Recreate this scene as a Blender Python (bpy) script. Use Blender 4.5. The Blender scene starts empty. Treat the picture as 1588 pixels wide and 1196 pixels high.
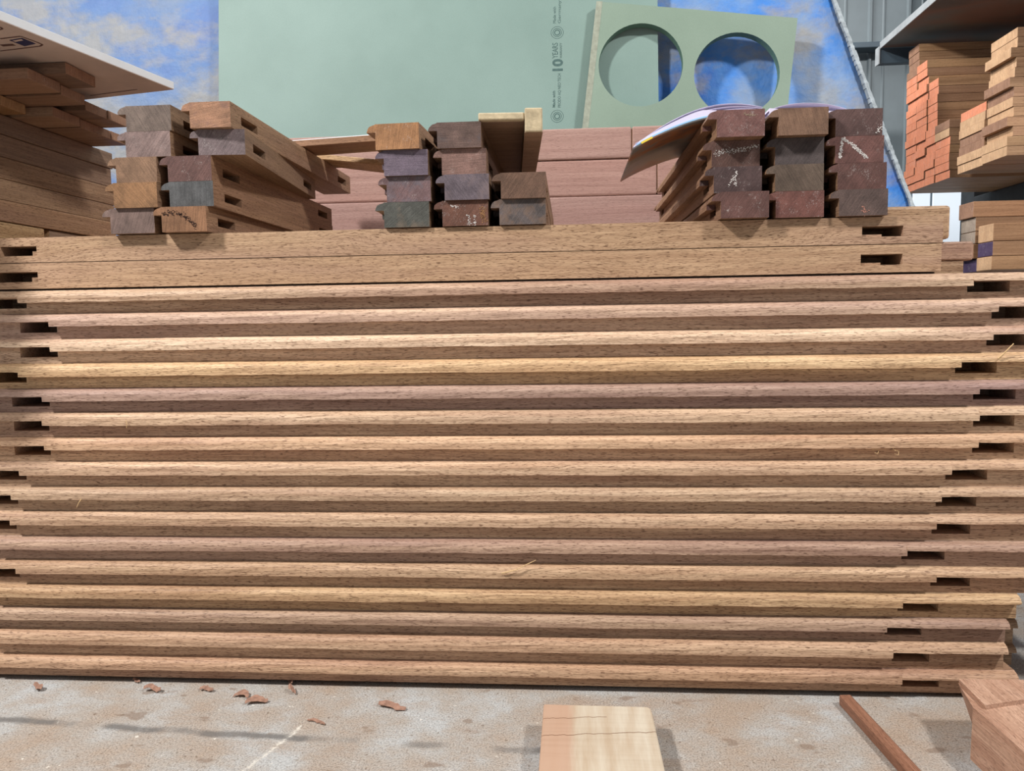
import bpy, bmesh, math, random
from mathutils import Vector, Matrix, Euler

random.seed(11)
scene = bpy.context.scene
COL = scene.collection
W, H, F = 1588, 1196, 1200.0
rad = math.radians

# ------------------------------------------------------------------ camera
CAM = Vector((0.0, -1.2, 0.6065))
RM = (Matrix.Rotation(rad(4.29), 3, 'Z') @ Matrix.Rotation(math.pi/2 - rad(5.07), 3, 'X')
      @ Matrix.Rotation(rad(-0.9), 3, 'Z'))
cd = bpy.data.cameras.new('camera')
cd.sensor_width = 36.0
cd.sensor_fit = 'HORIZONTAL'
cd.lens = F / W * 36.0
cd.clip_start = 0.02
cam = bpy.data.objects.new('camera', cd)
cam.matrix_world = Matrix.Translation(CAM) @ RM.to_4x4()
COL.objects.link(cam)
scene.camera = cam


def ray(x, y):
    return RM @ Vector(((x - W/2)/F, -(y - H/2)/F, -1.0))


def onY(x, y, Y):
    d = ray(x, y)
    return CAM + d*((Y - CAM.y)/d.y)


def onZ(x, y, Z):
    d = ray(x, y)
    return CAM + d*((Z - CAM.z)/d.z)


def onX(x, y, X):
    d = ray(x, y)
    return CAM + d*((X - CAM.x)/d.x)


def onP(x, y, p0, n):
    d = ray(x, y)
    return CAM + d*((p0 - CAM).dot(n)/d.dot(n))


# ------------------------------------------------------------------ materials
def lin(c):
    return tuple(((v/255.0)/12.92 if v/255.0 <= .04045 else ((v/255.0 + .055)/1.055)**2.4) for v in c) + (1.0,)


class NT:
    def __init__(self, name):
        self.m = bpy.data.materials.new(name)
        self.m.use_nodes = True
        self.t = self.m.node_tree
        self.b = self.t.nodes['Principled BSDF']

    def n(self, typ, **kw):
        nd = self.t.nodes.new(typ)
        for k, v in kw.items():
            if k.startswith('i_'):
                key = k[2:]
                nd.inputs[int(key) if key.isdigit() else key].default_value = v
            else:
                setattr(nd, k, v)
        return nd

    def l(self, a, b):
        self.t.links.new(a, b)

    def noise(self, vec, scale, detail=3.0, rough=.55):
        nd = self.n('ShaderNodeTexNoise', i_Scale=scale, i_Detail=detail, i_Roughness=rough)
        self.l(vec, nd.inputs['Vector'])
        return nd.outputs['Fac']

    def ramp(self, fac, stops):
        nd = self.n('ShaderNodeValToRGB')
        e = nd.color_ramp.elements
        e[0].position, e[0].color = stops[0]
        e[1].position, e[1].color = stops[-1]
        for p, c in stops[1:-1]:
            x = e.new(p)
            x.color = c
        self.l(fac, nd.inputs['Fac'])
        return nd.outputs['Color']

    def mix(self, a, b, fac, mode='MIX'):
        nd = self.n('ShaderNodeMix', data_type='RGBA', blend_type=mode)
        for sock, v in ((nd.inputs[0], fac), (nd.inputs[6], a), (nd.inputs[7], b)):
            if hasattr(v, 'links'):
                self.l(v, sock)
            else:
                sock.default_value = v
        return nd.outputs[2]

    def math(self, op, a, b=0.0):
        nd = self.n('ShaderNodeMath', operation=op)
        for s, v in ((nd.inputs[0], a), (nd.inputs[1], b)):
            if hasattr(v, 'links'):
                self.l(v, s)
            else:
                s.default_value = v
        return nd.outputs[0]

    def coords(self, rnd=True):
        tc = self.n('ShaderNodeTexCoord')
        if not rnd:
            return tc.outputs['Object']
        oi = self.n('ShaderNodeObjectInfo')
        mul = self.n('ShaderNodeVectorMath', operation='SCALE')
        mul.inputs[0].default_value = (13.7, 7.1, 9.3)
        self.l(oi.outputs['Random'], mul.inputs['Scale'])
        add = self.n('ShaderNodeVectorMath', operation='ADD')
        self.l(tc.outputs['Object'], add.inputs[0])
        self.l(mul.outputs['Vector'], add.inputs[1])
        return add.outputs['Vector']

    def smap(self, vec, sc, rot=(0, 0, 0)):
        mp = self.n('ShaderNodeMapping')
        mp.inputs['Scale'].default_value = sc
        mp.inputs['Rotation'].default_value = rot
        self.l(vec, mp.inputs['Vector'])
        return mp.outputs['Vector']

    def bump(self, h, strength=.3, dist=.002):
        bp = self.n('ShaderNodeBump', i_Strength=strength, i_Distance=dist)
        self.l(h, bp.inputs['Height'])
        self.l(bp.outputs['Normal'], self.b.inputs['Normal'])

    def out(self, colr, rough=.6, spec=.3):
        if hasattr(colr, 'links'):
            self.l(colr, self.b.inputs['Base Color'])
        else:
            self.b.inputs['Base Color'].default_value = colr
        self.b.inputs['Roughness'].default_value = rough
        self.b.inputs['Specular IOR Level'].default_value = spec
        return self.m


BLACK = (0, 0, 0, 1)
WHITE = (1, 1, 1, 1)


def wood(name, c0, c1, pore=.5, tint=None, contrast=1.0, rough=.55, wav=1.0, pscale=1.0):
    """timber with the grain along local X; the object's own colour multiplies it"""
    k = NT(name)
    v = k.coords()
    warp = k.noise(k.smap(v, (2.0, 9, 9)), 1.0, 2)
    wv = k.n('ShaderNodeVectorMath', operation='ADD')
    cmb = k.n('ShaderNodeCombineXYZ')
    k.l(k.math('MULTIPLY', warp, .02*wav), cmb.inputs[1])
    k.l(k.math('MULTIPLY', warp, .03*wav), cmb.inputs[2])
    k.l(v, wv.inputs[0])
    k.l(cmb.outputs[0], wv.inputs[1])
    v2 = wv.outputs[0]
    g = k.noise(k.smap(v2, (2.2, 70, 90)), 1.0, 5, .6)
    base = k.ramp(g, [(.3, lin(c1)), (.68, lin(c0))])
    big = k.noise(k.smap(v2, (1.3, 14, 16)), 1.0, 2)
    zone = k.ramp(big, [(.48, BLACK), (.72, WHITE)])
    if tint:
        base = k.mix(base, lin(tint), k.math('MULTIPLY', zone, .75))
    # fine streaks
    st = k.noise(k.smap(v2, (9, 420, 420)), 1.0, 3, .6)
    stc = k.ramp(st, [(.35, (.74, .70, .67, 1)), (.6, (1.06, 1.06, 1.06, 1))])
    base = k.mix(base, stc, .8*contrast, 'MULTIPLY')
    # pores: short dark dashes
    p = k.noise(k.smap(v2, (105*pscale, 1150*pscale, 1150*pscale)), 1.0, 1.5, .5)
    pc = k.ramp(p, [(.355, (.24, .17, .14, 1)), (.43, WHITE)])
    base = k.mix(base, pc, pore, 'MULTIPLY')
    oi = k.n('ShaderNodeObjectInfo')
    base = k.mix(base, oi.outputs['Color'], 1.0, 'MULTIPLY')
    k.bump(k.math('ADD', st, k.math('MULTIPLY', p, .7)), .35, .0012)
    return k.out(base, rough, .25)


def endgrain(name, c0, c1, chalk=0.0, ang=35, rough=.7, blotch=None, amount=.55):
    k = NT(name)
    v = k.coords()
    vr = k.smap(v, (1, 1, 1), (rad(ang), 0, 0))
    a = k.noise(v, 34, 5, .65)
    base = k.ramp(a, [(.3, lin(c1)), (.7, lin(c0))])
    s = k.noise(k.smap(vr, (10, 520, 26)), 1.0, 3, .6)
    base = k.mix(base, k.ramp(s, [(.32, (.66, .64, .64, 1)), (.62, (1.16, 1.15, 1.14, 1))]), .6, 'MULTIPLY')
    f = k.noise(v, 700, 3, .7)
    base = k.mix(base, k.ramp(f, [(.32, (.6, .6, .6, 1)), (.62, (1.16, 1.16, 1.16, 1))]), .7, 'MULTIPLY')
    if blotch:
        z = k.ramp(k.noise(v, 30, 4, .65), [(.50, BLACK), (.66, WHITE)])
        base = k.mix(base, lin(blotch), k.math('MULTIPLY', z, amount))
    if chalk > 0:
        c = k.noise(v, 55, 5, .8)
        c2 = k.ramp(c, [(.58 - chalk*.12, BLACK), (.78 - chalk*.10, WHITE)])
        f2 = k.ramp(k.noise(v, 520, 3, .75), [(.50, BLACK), (.60, WHITE)])
        base = k.mix(base, lin((196, 188, 182)), k.math('MULTIPLY', k.math('MULTIPLY', c2, f2), .8))
    k.bump(k.math('ADD', s, f), .4, .0012)
    return k.out(base, rough, .2)


def plain(name, c, rough=.6, spec=.3, var=.12, sc=25.0, metal=0.0, bump=0.0):
    k = NT(name)
    v = k.coords()
    a = k.noise(v, sc, 5, .6)
    lo = tuple(x*(1-var*2) for x in lin(c)[:3]) + (1,)
    hi = tuple(min(1, x*(1+var)) for x in lin(c)[:3]) + (1,)
    k.b.inputs['Metallic'].default_value = metal
    if bump:
        k.bump(a, bump, .003)
    return k.out(k.ramp(a, [(.3, lo), (.7, hi)]), rough, spec)


M = {}
M['pale'] = wood('oak_pale', (210, 183, 156), (178, 146, 120), .8, (160, 126, 110), contrast=1.25)
M['pink'] = wood('oak_pinkish', (206, 178, 154), (170, 140, 122), .75, (168, 138, 128))
M['flat'] = wood('oak_flat_sawn', (204, 174, 142), (184, 152, 122), .75, (182, 150, 132), wav=2.2, contrast=1.0)
M['chip'] = wood('oak_chipped', (196, 158, 118), (150, 112, 78), .95, wav=3.0, pscale=.5, contrast=1.2)
M['rail'] = wood('timber_side', (158, 131, 107), (124, 99, 80), .6, (136, 110, 98))
M['old'] = wood('timber_old', (152, 128, 108), (120, 98, 82), .4, (130, 108, 94))
M['red'] = wood('meranti_planed', (170, 140, 130), (150, 119, 110), .35, (164, 130, 120), contrast=.5)
M['rack'] = wood('rack_timber', (186, 150, 118), (152, 118, 90), .3, (138, 108, 84), contrast=.7)
M['block'] = wood('redwood_offcut', (206, 170, 146), (178, 138, 114), .55, (150, 108, 88), wav=3.0)
M['cream'] = wood('cream_sapwood', (212, 196, 170), (190, 168, 138), .35, (200, 172, 146))
M['sticky'] = wood('stick_wood', (148, 112, 92), (120, 86, 68), .5)
M['orange'] = endgrain('orange_end_paint', (232, 152, 118), (220, 138, 104), .7, 0, .7)
M['rackend'] = endgrain('rack_end_grain', (214, 176, 138), (190, 152, 118), .1, 10)
M['rackend_grey'] = endgrain('rack_end_grain_grey', (172, 156, 140), (150, 134, 120), .15, 10)
M['rackend_brown'] = endgrain('rack_end_grain_brown', (168, 130, 106), (142, 108, 88), .15, 10)
M['purple'] = endgrain('purple_end_paint', (92, 76, 104), (74, 60, 88), .4, 0)
M['paleend'] = endgrain('pale_sawn_end', (196, 160, 120), (160, 122, 88), 0, 20)
M['white'] = plain('white_laminate', (226, 228, 230), .45, .4, .03, 12)
M['under'] = plain('dusty_board_underside', (188, 170, 160), .7, .2, .08, 9)
M['navy'] = plain('navy_print', (44, 46, 82), .6, .3, .1)
M['print'] = plain('brown_print', (96, 70, 66), .7, .2, .1)
M['green_ink'] = plain('green_ink', (76, 100, 96), .7, .2, .12, 300)
M['steel'] = plain('painted_dark_steel', (72, 76, 80), .5, .4, .15, 20)
M['galv'] = plain('galvanised_edge', (168, 172, 174), .45, .5, .1, 30)
M['wallm'] = plain('grey_steel_cladding', (112, 122, 126), .45, .4, .06, 6)
M['girt'] = plain('steel_girt', (74, 88, 98), .5, .4, .08, 10)
M['whitewash'] = plain('white_painted_sheet', (222, 228, 234), .5, .3, .03, 6)
M['chalk'] = plain('chalk', (214, 206, 200), .9, .1, .15, 400)
M['burn'] = plain('dark_stain', (52, 38, 36), .8, .1, .2, 200)
M['shaving'] = plain('shaving', (158, 122, 104), .7, .2, .2, 120)
M['straw'] = plain('straw_splinter', (214, 180, 132), .7, .2, .15, 200)
M['paper'] = plain('paper', (214, 208, 230), .7, .2, .03, 30)
M['cover'] = None


def mdf(name, c):
    k = NT(name)
    v = k.coords()
    a = k.noise(v, 3.0, 4, .6)
    base = k.ramp(a, [(.3, lin(tuple(x-7 for x in c))), (.7, lin(tuple(x+4 for x in c)))])
    f = k.noise(v, 500, 2)
    base = k.mix(base, k.ramp(f, [(.3, (.9, .9, .9, 1)), (.7, (1.05, 1.05, 1.05, 1))]), .6, 'MULTIPLY')
    s = k.noise(k.smap(v, (40, 8, 8), (.3, .9, .2)), 1.0, 5, .7)
    base = k.mix(base, k.ramp(s, [(.7, WHITE), (.78, (.86, .86, .84, 1))]), .7, 'MULTIPLY')
    return k.out(base, .55, .3)


M['mdf'] = mdf('green_mdf', (124, 146, 138))
M['mdf2'] = mdf('green_mdf_dusty', (128, 146, 130))
M['mdf_edge'] = plain('green_mdf_sawn_edge', (150, 154, 138), .8, .2, .12, 60)


def blue_mat():
    k = NT('blue_cloudy_paint')
    v = k.coords(False)
    a = k.noise(k.smap(v, (1, 1, 1.25)), 3.6, 6, .58)
    base = k.ramp(a, [(.30, lin((24, 92, 190))), (.45, lin((66, 128, 202))), (.56, lin((112, 142, 184))),
                      (.68, lin((144, 152, 162)))])
    sx = k.n('ShaderNodeSeparateXYZ')
    k.l(v, sx.inputs[0])
    left = k.ramp(k.math('ADD', k.math('MULTIPLY', sx.outputs[0], -.6), .35), [(.0, BLACK), (.9, WHITE)])
    base = k.mix(base, lin((108, 122, 146)), k.math('MULTIPLY', left, .65))
    b = k.noise(k.smap(v, (1, 1, 1.6)), 5.0, 5, .62)
    base = k.mix(base, lin((146, 144, 140)), k.math('MULTIPLY', k.ramp(b, [(.46, BLACK), (.62, WHITE)]), .85))
    c = k.noise(v, 26.0, 5, .7)
    base = k.mix(base, k.ramp(c, [(.32, (.86, .90, .95, 1)), (.66, (1.08, 1.07, 1.05, 1))]), .7, 'MULTIPLY')
    k.bump(k.math('ADD', k.noise(v, 12, 4, .6), k.math('MULTIPLY', c, .4)), .35, .02)
    return k.out(base, .6, .3)


M['blue'] = blue_mat()
M['blue_edge'] = plain('frayed_white_edge', (170, 178, 182), .8, .2, .2, 60)


def floor_mat():
    k = NT('dusty_concrete')
    v = k.coords(False)
    a = k.noise(v, 6.0, 6, .65)
    base = k.ramp(a, [(.38, lin((176, 176, 174))), (.5, lin((166, 158, 149))), (.64, lin((164, 147, 131)))])
    b = k.noise(k.smap(v, (8, 14, 1)), 1.0, 5, .7)
    base = k.mix(base, lin((158, 138, 120)), k.math('MULTIPLY', k.ramp(b, [(.5, BLACK), (.66, WHITE)]), .55))
    s = k.noise(v, 380, 3, .7)
    base = k.mix(base, k.ramp(s, [(.32, (.42, .41, .40, 1)), (.5, (1, 1, 1, 1)), (.68, (1.3, 1.3, 1.3, 1))]), .9, 'MULTIPLY')
    sp = k.noise(v, 130, 2, .5)
    base = k.mix(base, k.ramp(sp, [(.27, (.45, .38, .32, 1)), (.34, WHITE)]), .8, 'MULTIPLY')
    wsp = k.noise(v, 62, 3, .6)
    base = k.mix(base, lin((222, 216, 204)), k.math('MULTIPLY', k.ramp(wsp, [(.69, BLACK), (.73, WHITE)]), .8))
    # brown blots
    bl = k.noise(k.smap(v, (1, 1.6, 1)), 17, 3, .5)
    base = k.mix(base, lin((126, 106, 90)), k.math('MULTIPLY', k.ramp(bl, [(.64, BLACK), (.69, WHITE)]), .6))
    # dark wet streak that runs along the floor in front of the stack
    p, q = onZ(0, 1117, 0), onZ(680, 1157, 0)
    sx = k.n('ShaderNodeSeparateXYZ')
    k.l(v, sx.inputs[0])
    sl = (q.y - p.y)/(q.x - p.x)
    line = k.math('ADD', k.math('MULTIPLY', sx.outputs[0], sl), p.y - sl*p.x)
    wob = k.math('MULTIPLY', k.math('SUBTRACT', k.noise(v, 9, 4, .6), .5), .03)
    dist = k.math('ABSOLUTE', k.math('SUBTRACT', k.math('ADD', sx.outputs[1], wob), line))
    m1 = k.ramp(dist, [(.004, WHITE), (.011, BLACK)])
    m2 = k.ramp(k.noise(k.smap(v, (5.5, 1, 1)), 1.0, 3, .6), [(.42, BLACK), (.52, WHITE)])
    m3 = k.ramp(sx.outputs[0], [(.0, WHITE), (.03, BLACK)])
    base = k.mix(base, lin((100, 97, 94)), k.math('MULTIPLY', k.math('MULTIPLY', m1, m2), k.math('MULTIPLY', m3, .8)))
    # cream scratch dragged across the concrete
    p, q = onZ(388, 1188, 0), onZ(472, 1124, 0)
    u = (q-p).normalized()
    pr = k.math('ADD', k.math('MULTIPLY', sx.outputs[0], u.x), k.math('ADD', k.math('MULTIPLY', sx.outputs[1], u.y), -(p.x*u.x+p.y*u.y)))
    pe = k.math('ADD', k.math('MULTIPLY', sx.outputs[0], -u.y), k.math('ADD', k.math('MULTIPLY', sx.outputs[1], u.x), p.x*u.y-p.y*u.x))
    pe = k.math('ABSOLUTE', k.math('ADD', pe, k.math('MULTIPLY', k.math('SUBTRACT', k.noise(v, 60, 3), .5), .012)))
    inr = k.math('MULTIPLY', k.math('GREATER_THAN', pr, -.03), k.math('LESS_THAN', pr, (q-p).length))
    sm = k.math('MULTIPLY', k.math('MULTIPLY', k.ramp(pe, [(.0012, WHITE), (.0045, BLACK)]), inr), k.ramp(k.noise(v, 150, 3), [(.40, BLACK), (.55, WHITE)]))
    base = k.mix(base, lin((222, 216, 204)), k.math('MULTIPLY', sm, .8))
    k.bump(k.math('ADD', s, k.math('MULTIPLY', sp, 1.5)), .5, .0015)
    return k.out(base, .75, .2)


M['floor'] = floor_mat()


def cover_mat():
    k = NT('book_cover_print')
    v = k.coords(False)
    a = k.noise(k.smap(v, (7, 9, 1)), 1.0, 4, .6)
    base = k.ramp(a, [(.35, lin((64, 66, 72))), (.5, lin((104, 98, 94))), (.58, lin((132, 84, 54))), (.68, lin((70, 64, 64)))])
    return k.out(base, .35, .4)


M['cover'] = cover_mat()
M['yellow'] = plain('yellow_print', (232, 200, 70), .4, .4, .05)
M['cyan'] = plain('light_blue_print', (150, 196, 232), .4, .4, .05)

# ------------------------------------------------------------------ helpers


class MB:
    """collects faces and links them as ONE mesh object"""

    def __init__(self):
        self.v, self.f, self.mi, self.sm = [], [], [], []

    def poly(self, pts, hint=None, mi=0, smooth=False):
        pts = [Vector(p) for p in pts]
        if hint is not None:
            n = Vector((0, 0, 0))
            for i in range(len(pts)):
                a, b = pts[i], pts[(i+1) % len(pts)]
                n += a.cross(b)
            if n.dot(Vector(hint)) < 0:
                pts.reverse()
        i0 = len(self.v)
        self.v += pts
        self.f.append(list(range(i0, i0+len(pts))))
        self.mi.append(mi)
        self.sm.append(smooth)

    def box(self, lo, hi, mi=0, ends=None):
        x0, y0, z0 = lo
        x1, y1, z1 = hi
        e = mi if ends is None else ends
        self.poly([(x0, y0, z0), (x0, y1, z0), (x0, y1, z1), (x0, y0, z1)], (-1, 0, 0), e)
        self.poly([(x1, y0, z0), (x1, y1, z0), (x1, y1, z1), (x1, y0, z1)], (1, 0, 0), e)
        self.poly([(x0, y0, z0), (x1, y0, z0), (x1, y0, z1), (x0, y0, z1)], (0, -1, 0), mi)
        self.poly([(x0, y1, z0), (x1, y1, z0), (x1, y1, z1), (x0, y1, z1)], (0, 1, 0), mi)
        self.poly([(x0, y0, z0), (x1, y0, z0), (x1, y1, z0), (x0, y1, z0)], (0, 0, -1), mi)
        self.poly([(x0, y0, z1), (x1, y0, z1), (x1, y1, z1), (x0, y1, z1)], (0, 0, 1), mi)

    def prism(self, bottom, top, mi=0, caps=None):
        n = len(bottom)
        c = sum((Vector(p) for p in bottom+top), Vector())/(2*n)
        cp = mi if caps is None else caps
        self.poly(bottom, (Vector(bottom[0])-Vector(top[0])), cp)
        self.poly(top, (Vector(top[0])-Vector(bottom[0])), cp)
        for i in range(n):
            j = (i+1) % n
            q = [bottom[i], bottom[j], top[j], top[i]]
            m = sum((Vector(p) for p in q), Vector())/4
            self.poly(q, m-c, mi)

    def holed_face(self, y, x0, x1, z0, z1, holes, depth, mi=0, hm=0):
        """face in the plane y (its normal along -y for depth>0), pockets cut into it"""
        h = (0, -1, 0) if depth > 0 else (0, 1, 0)
        xs = sorted({x0, x1, *[min(max(q, x0), x1) for a in holes for q in a[:2]]})
        for a, b in zip(xs, xs[1:]):
            if b - a < 1e-6:
                continue
            hit = [q for q in holes if q[0] <= a + 1e-7 and q[1] >= b - 1e-7]
            if not hit:
                self.poly([(a, y, z0), (b, y, z0), (b, y, z1), (a, y, z1)], h, mi)
                continue
            c, d = hit[0][2], hit[0][3]
            self.poly([(a, y, z0), (b, y, z0), (b, y, c), (a, y, c)], h, mi)
            self.poly([(a, y, d), (b, y, d), (b, y, z1), (a, y, z1)], h, mi)
            e = y + depth
            self.poly([(a, e, c), (b, e, c), (b, e, d), (a, e, d)], h, hm)
            self.poly([(a, y, c), (b, y, c), (b, e, c), (a, e, c)], (0, 0, 1), hm)
            self.poly([(a, y, d), (b, y, d), (b, e, d), (a, e, d)], (0, 0, -1), hm)
            self.poly([(a, y, c), (a, e, c), (a, e, d), (a, y, d)], (1, 0, 0), hm)
            self.poly([(b, y, c), (b, e, c), (b, e, d), (b, y, d)], (-1, 0, 0), hm)

    def build(self, name, mats, parent=None, weld=False, bevel=0.0):
        me = bpy.data.meshes.new(name)
        me.from_pydata([tuple(p) for p in self.v], [], self.f)
        for m in (mats if isinstance(mats, (list, tuple)) else [mats]):
            me.materials.append(m)
        for p, i, s in zip(me.polygons, self.mi, self.sm):
            p.material_index = i
            p.use_smooth = s
        if weld or bevel:
            bm = bmesh.new()
            bm.from_mesh(me)
            bmesh.ops.remove_doubles(bm, verts=bm.verts, dist=1e-6)
            bm.to_mesh(me)
            bm.free()
        me.update()
        o = bpy.data.objects.new(name, me)
        COL.objects.link(o)
        if parent is not None:
            o.parent = parent
        if bevel:
            md = o.modifiers.new('bevel', 'BEVEL')
            md.width = bevel
            md.segments = 2
            md.limit_method = 'ANGLE'
            md.angle_limit = rad(40)
        return o


def tag(o, label=None, cat=None, group=None, kind=None):
    if label:
        o['label'] = label
    if cat:
        o['category'] = cat
    if group:
        o['group'] = group
    if kind:
        o['kind'] = kind
    return o


def place(o, loc, rz=0.0, rot=None):
    o.location = loc
    o.rotation_euler = rot if rot else (0, 0, rz)
    return o


def colr(o, c):
    o.color = (c[0], c[1], c[2], 1.0)


D = 0.014          # how far the moulding stands out of the timber's face
OV = [(1.0, 1.0), (.93, .975), (.78, .96), (.52, .935), (.30, .895), (.12, .83), (.03, .755), (0.0, .675)]   # (depth, height)


def profiled(mb, x0, x1, zt, low, mi=0, em=0, seg=.03, jit=.0005, wd=D):
    """moulding in front of the plane y=wd, height zt, its underside at low*zt"""
    n = max(1, int(round((x1-x0)/seg)))
    pr = OV if low > .6 else OV + [(0.0, low)]
    rows = []
    for i in range(n+1):
        x = x0 + (x1-x0)*i/n
        r = []
        for k, (a, b) in enumerate(pr):
            jy = random.uniform(-jit, jit) if a < .5 else 0
            jz = random.uniform(-jit, jit)*1.2 if k >= len(pr)-1 else 0
            r.append(Vector((x, max(a*wd + jy, -.0009), b*zt + jz)))
        rows.append(r)
    for a, b in zip(rows, rows[1:]):
        for k in range(len(pr)-1):
            mb.poly([a[k], b[k], b[k+1], a[k+1]], (0, -1, .2), mi)
        mb.poly([a[-1], b[-1], Vector((b[-1].x, wd, b[-1].z)), Vector((a[-1].x, wd, a[-1].z))], (0, 0, -1), mi)
    for r, s in ((rows[0], -1), (rows[-1], 1)):
        mb.poly(r + [Vector((r[-1].x, wd, r[-1].z))], (s, 0, 0), em)


def stile(x0, x1, nl, nr, t, wid, fholes, bholes=()):
    """timber, local X long; moulded front; noses cut back outside [nl, nr]"""
    mb = MB()
    y1 = D + wid
    mb.poly([(x0, D, 0), (x0, y1, 0), (x0, y1, t), (x0, D, t)], (-1, 0, 0), 1)
    mb.poly([(x1, D, 0), (x1, y1, 0), (x1, y1, t), (x1, D, t)], (1, 0, 0), 1)
    mb.poly([(x0, D, 0), (x1, D, 0), (x1, y1, 0), (x0, y1, 0)], (0, 0, -1), 0)
    mb.poly([(x0, D, t), (x1, D, t), (x1, y1, t), (x0, y1, t)], (0, 0, 1), 0)
    mb.holed_face(D, x0, x1, 0, t, [(a, b, t*.24, t*.655) for a, b in fholes], .074)
    mb.holed_face(y1, x0, x1, 0, t, [(a, b, t*.30, t*.66) for a, b in bholes], -.035)
    profiled(mb, x0, nl, t, .67, 0, 1)
    profiled(mb, nr, x1, t, .67, 0, 1)
    profiled(mb, nl, nr, t, .48, 0, 1)
    return mb


# ------------------------------------------------------------------ setting
mb = MB()
mb.poly([(-7, -5, 0), (7, -5, 0), (7, 4, 0), (-7, 4, 0)], (0, 0, 1))
tag(mb.build('floor', M['floor']), 'dusty grey concrete floor with sawdust and dark stains', kind='structure')

WY = 2.45
mb = MB()
x = -5.0
pitch = .165
while x < 6:
    pr = [(0, 0), (.055, 0), (.060, .011), (.070, .011), (.075, 0), (.118, 0), (.121, .004), (.127, .004), (.130, 0), (pitch, 0)]
    for (a, da), (b, db) in zip(pr, pr[1:]):
        mb.poly([(x+a, WY-da, 0), (x+b, WY-db, 0), (x+b, WY-db, 4.2), (x+a, WY-da, 4.2)], (0, -1, 0))
    x += pitch
tag(mb.build('wall_back', M['wallm']), 'grey ribbed steel cladding wall of the shed', kind='structure')
p, q = onY(1310, 66, WY-.09), onY(1310, 75, WY-.09)
mb = MB()
mb.box((-4.5, WY-.09, q.z), (5, WY-.0125, p.z))
tag(mb.build('trim_1', M['girt'], bevel=.003), 'grey steel girt running along the ribbed wall', kind='structure')

# ------------------------------------------------------------------ front stack of moulded timbers
ztop = [.6546, .6173, .5761, .5358, .4942, .4548, .4138, .3726, .3310, .2895, .2455, .2057, .1632, .1233, .0854, .0404, .0012]
ZO = .0065
# nose cut left, nose cut right, left mortise (px), right mortise (px), right end of the timber (px or None)
rows = [
    (27, 1510, (-30, 41), (1500, 1566), None),
    (75, 1549, (31, 88), (1538, 1602), None),
    (77, 1541, (31, 89), (1530, 1594), None),
    (28, 1491, (-17, 41), (1481, 1545.6), None),
    (65, 1519, (19, 77), (1509, 1575), None),
    (65, 1519, (22, 76.5), (1509, 1573), None),
    (68, 1518, (22, 78), (1508, 1573), None),
    (30, 1476, (-15, 41), (1466, 1531), None),
    (17, 1460, (-28, 28), (1451, 1514), None),
    (15, 1453, (-30, 25), (1445, 1505), None),
    (-9, 1407, (-66, 0), (1398, 1465), None),
    (24, 1452.6, (-32, 30), (1443, 1504.5), None),
    (-12, 1400, (-68, -3), (1392, 1455), 1576),
    (-30, 1375.6, (-86, -20), (1372, 1429), 1559),
    (-12, 1385, (-68, -3), (1383, 1441), 1556),
    (-12, 1399, (-68, -3), (1397, 1456), 1572),
]
tones = [(.94, .92, .90), (1.06, 1.04, 1.0), (1.16, 1.16, 1.16), (1.10, 1.04, .86), (.74, .70, .74), (1.04, 1.02, .98),
         (1.08, 1.0, .92), (1.08, 1.03, .98), (.96, .93, .88), (1.02, .97, .92), (.88, .82, .80), (1.0, .93, .84),
         (1.04, .97, .80), (.90, .86, .80), (1.06, .98, .92), (1.04, .94, .86)]
words = ['light tan', 'pale pinkish', 'very pale cream', 'golden yellow', 'mauve brown', 'streaky cream', 'warm tan',
         'pale tan', 'greyish tan', 'fuzzy-edged tan', 'dull pinkish brown', 'honey tan', 'mustard tan', 'grainy brown',
         'smooth tan', 'reddish tan']
ordn = ['first', 'second', 'third', 'fourth', 'fifth', 'sixth', 'seventh', 'eighth', 'ninth', 'tenth', 'eleventh',
        'twelfth', 'thirteenth', 'fourteenth', 'fifteenth', 'lowest']
GS = 'moulded timbers stacked in front'
for i, (nl, nr, lm, rm, re) in enumerate(rows):
    z1, z0 = ztop[i]+ZO, ztop[i+1]+ZO
    t = z1 - z0 - .0003
    zm = (z0+z1)/2

    def X(px, Y):
        # pixel column at this row's height -> x on the plane Y
        y = 600
        for _ in range(6):
            P = onY(px, y, Y)
            y += (P.z - zm)/(1.25/F)
        return onY(px, y, Y).x
    dy = random.uniform(-.0007, .0007)
    L0 = X(lm[0], D) - random.uniform(.17, .30)
    R0 = X(re, D) if re else X(rm[1], D) + random.uniform(.17, .26)
    mbx = stile(L0, R0, X(nl, 0), X(nr, 0), t, random.uniform(.082, .086),
                [(X(lm[0], D), X(lm[1], D)), (X(rm[0], D), X(rm[1], D))])
    o = mbx.build('moulded_timber', [M['pink'] if i in (1, 4, 10, 13) else M['pale'], M['paleend']])
    place(o, (0, dy, z0 + .00015))
    colr(o, [v*(1.04 if i < 7 else .97 if i < 10 else .92) for v in tones[i]])
    if i == 15:
        lab = 'lowest moulded timber of the front stack, reddish tan, just above the dark floor gap'
    else:
        lab = '%s moulded timber with mortises, %s row below the two flat-edged boards' % (words[i], ordn[i])
    tag(o, lab, 'timber', GS)

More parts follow.
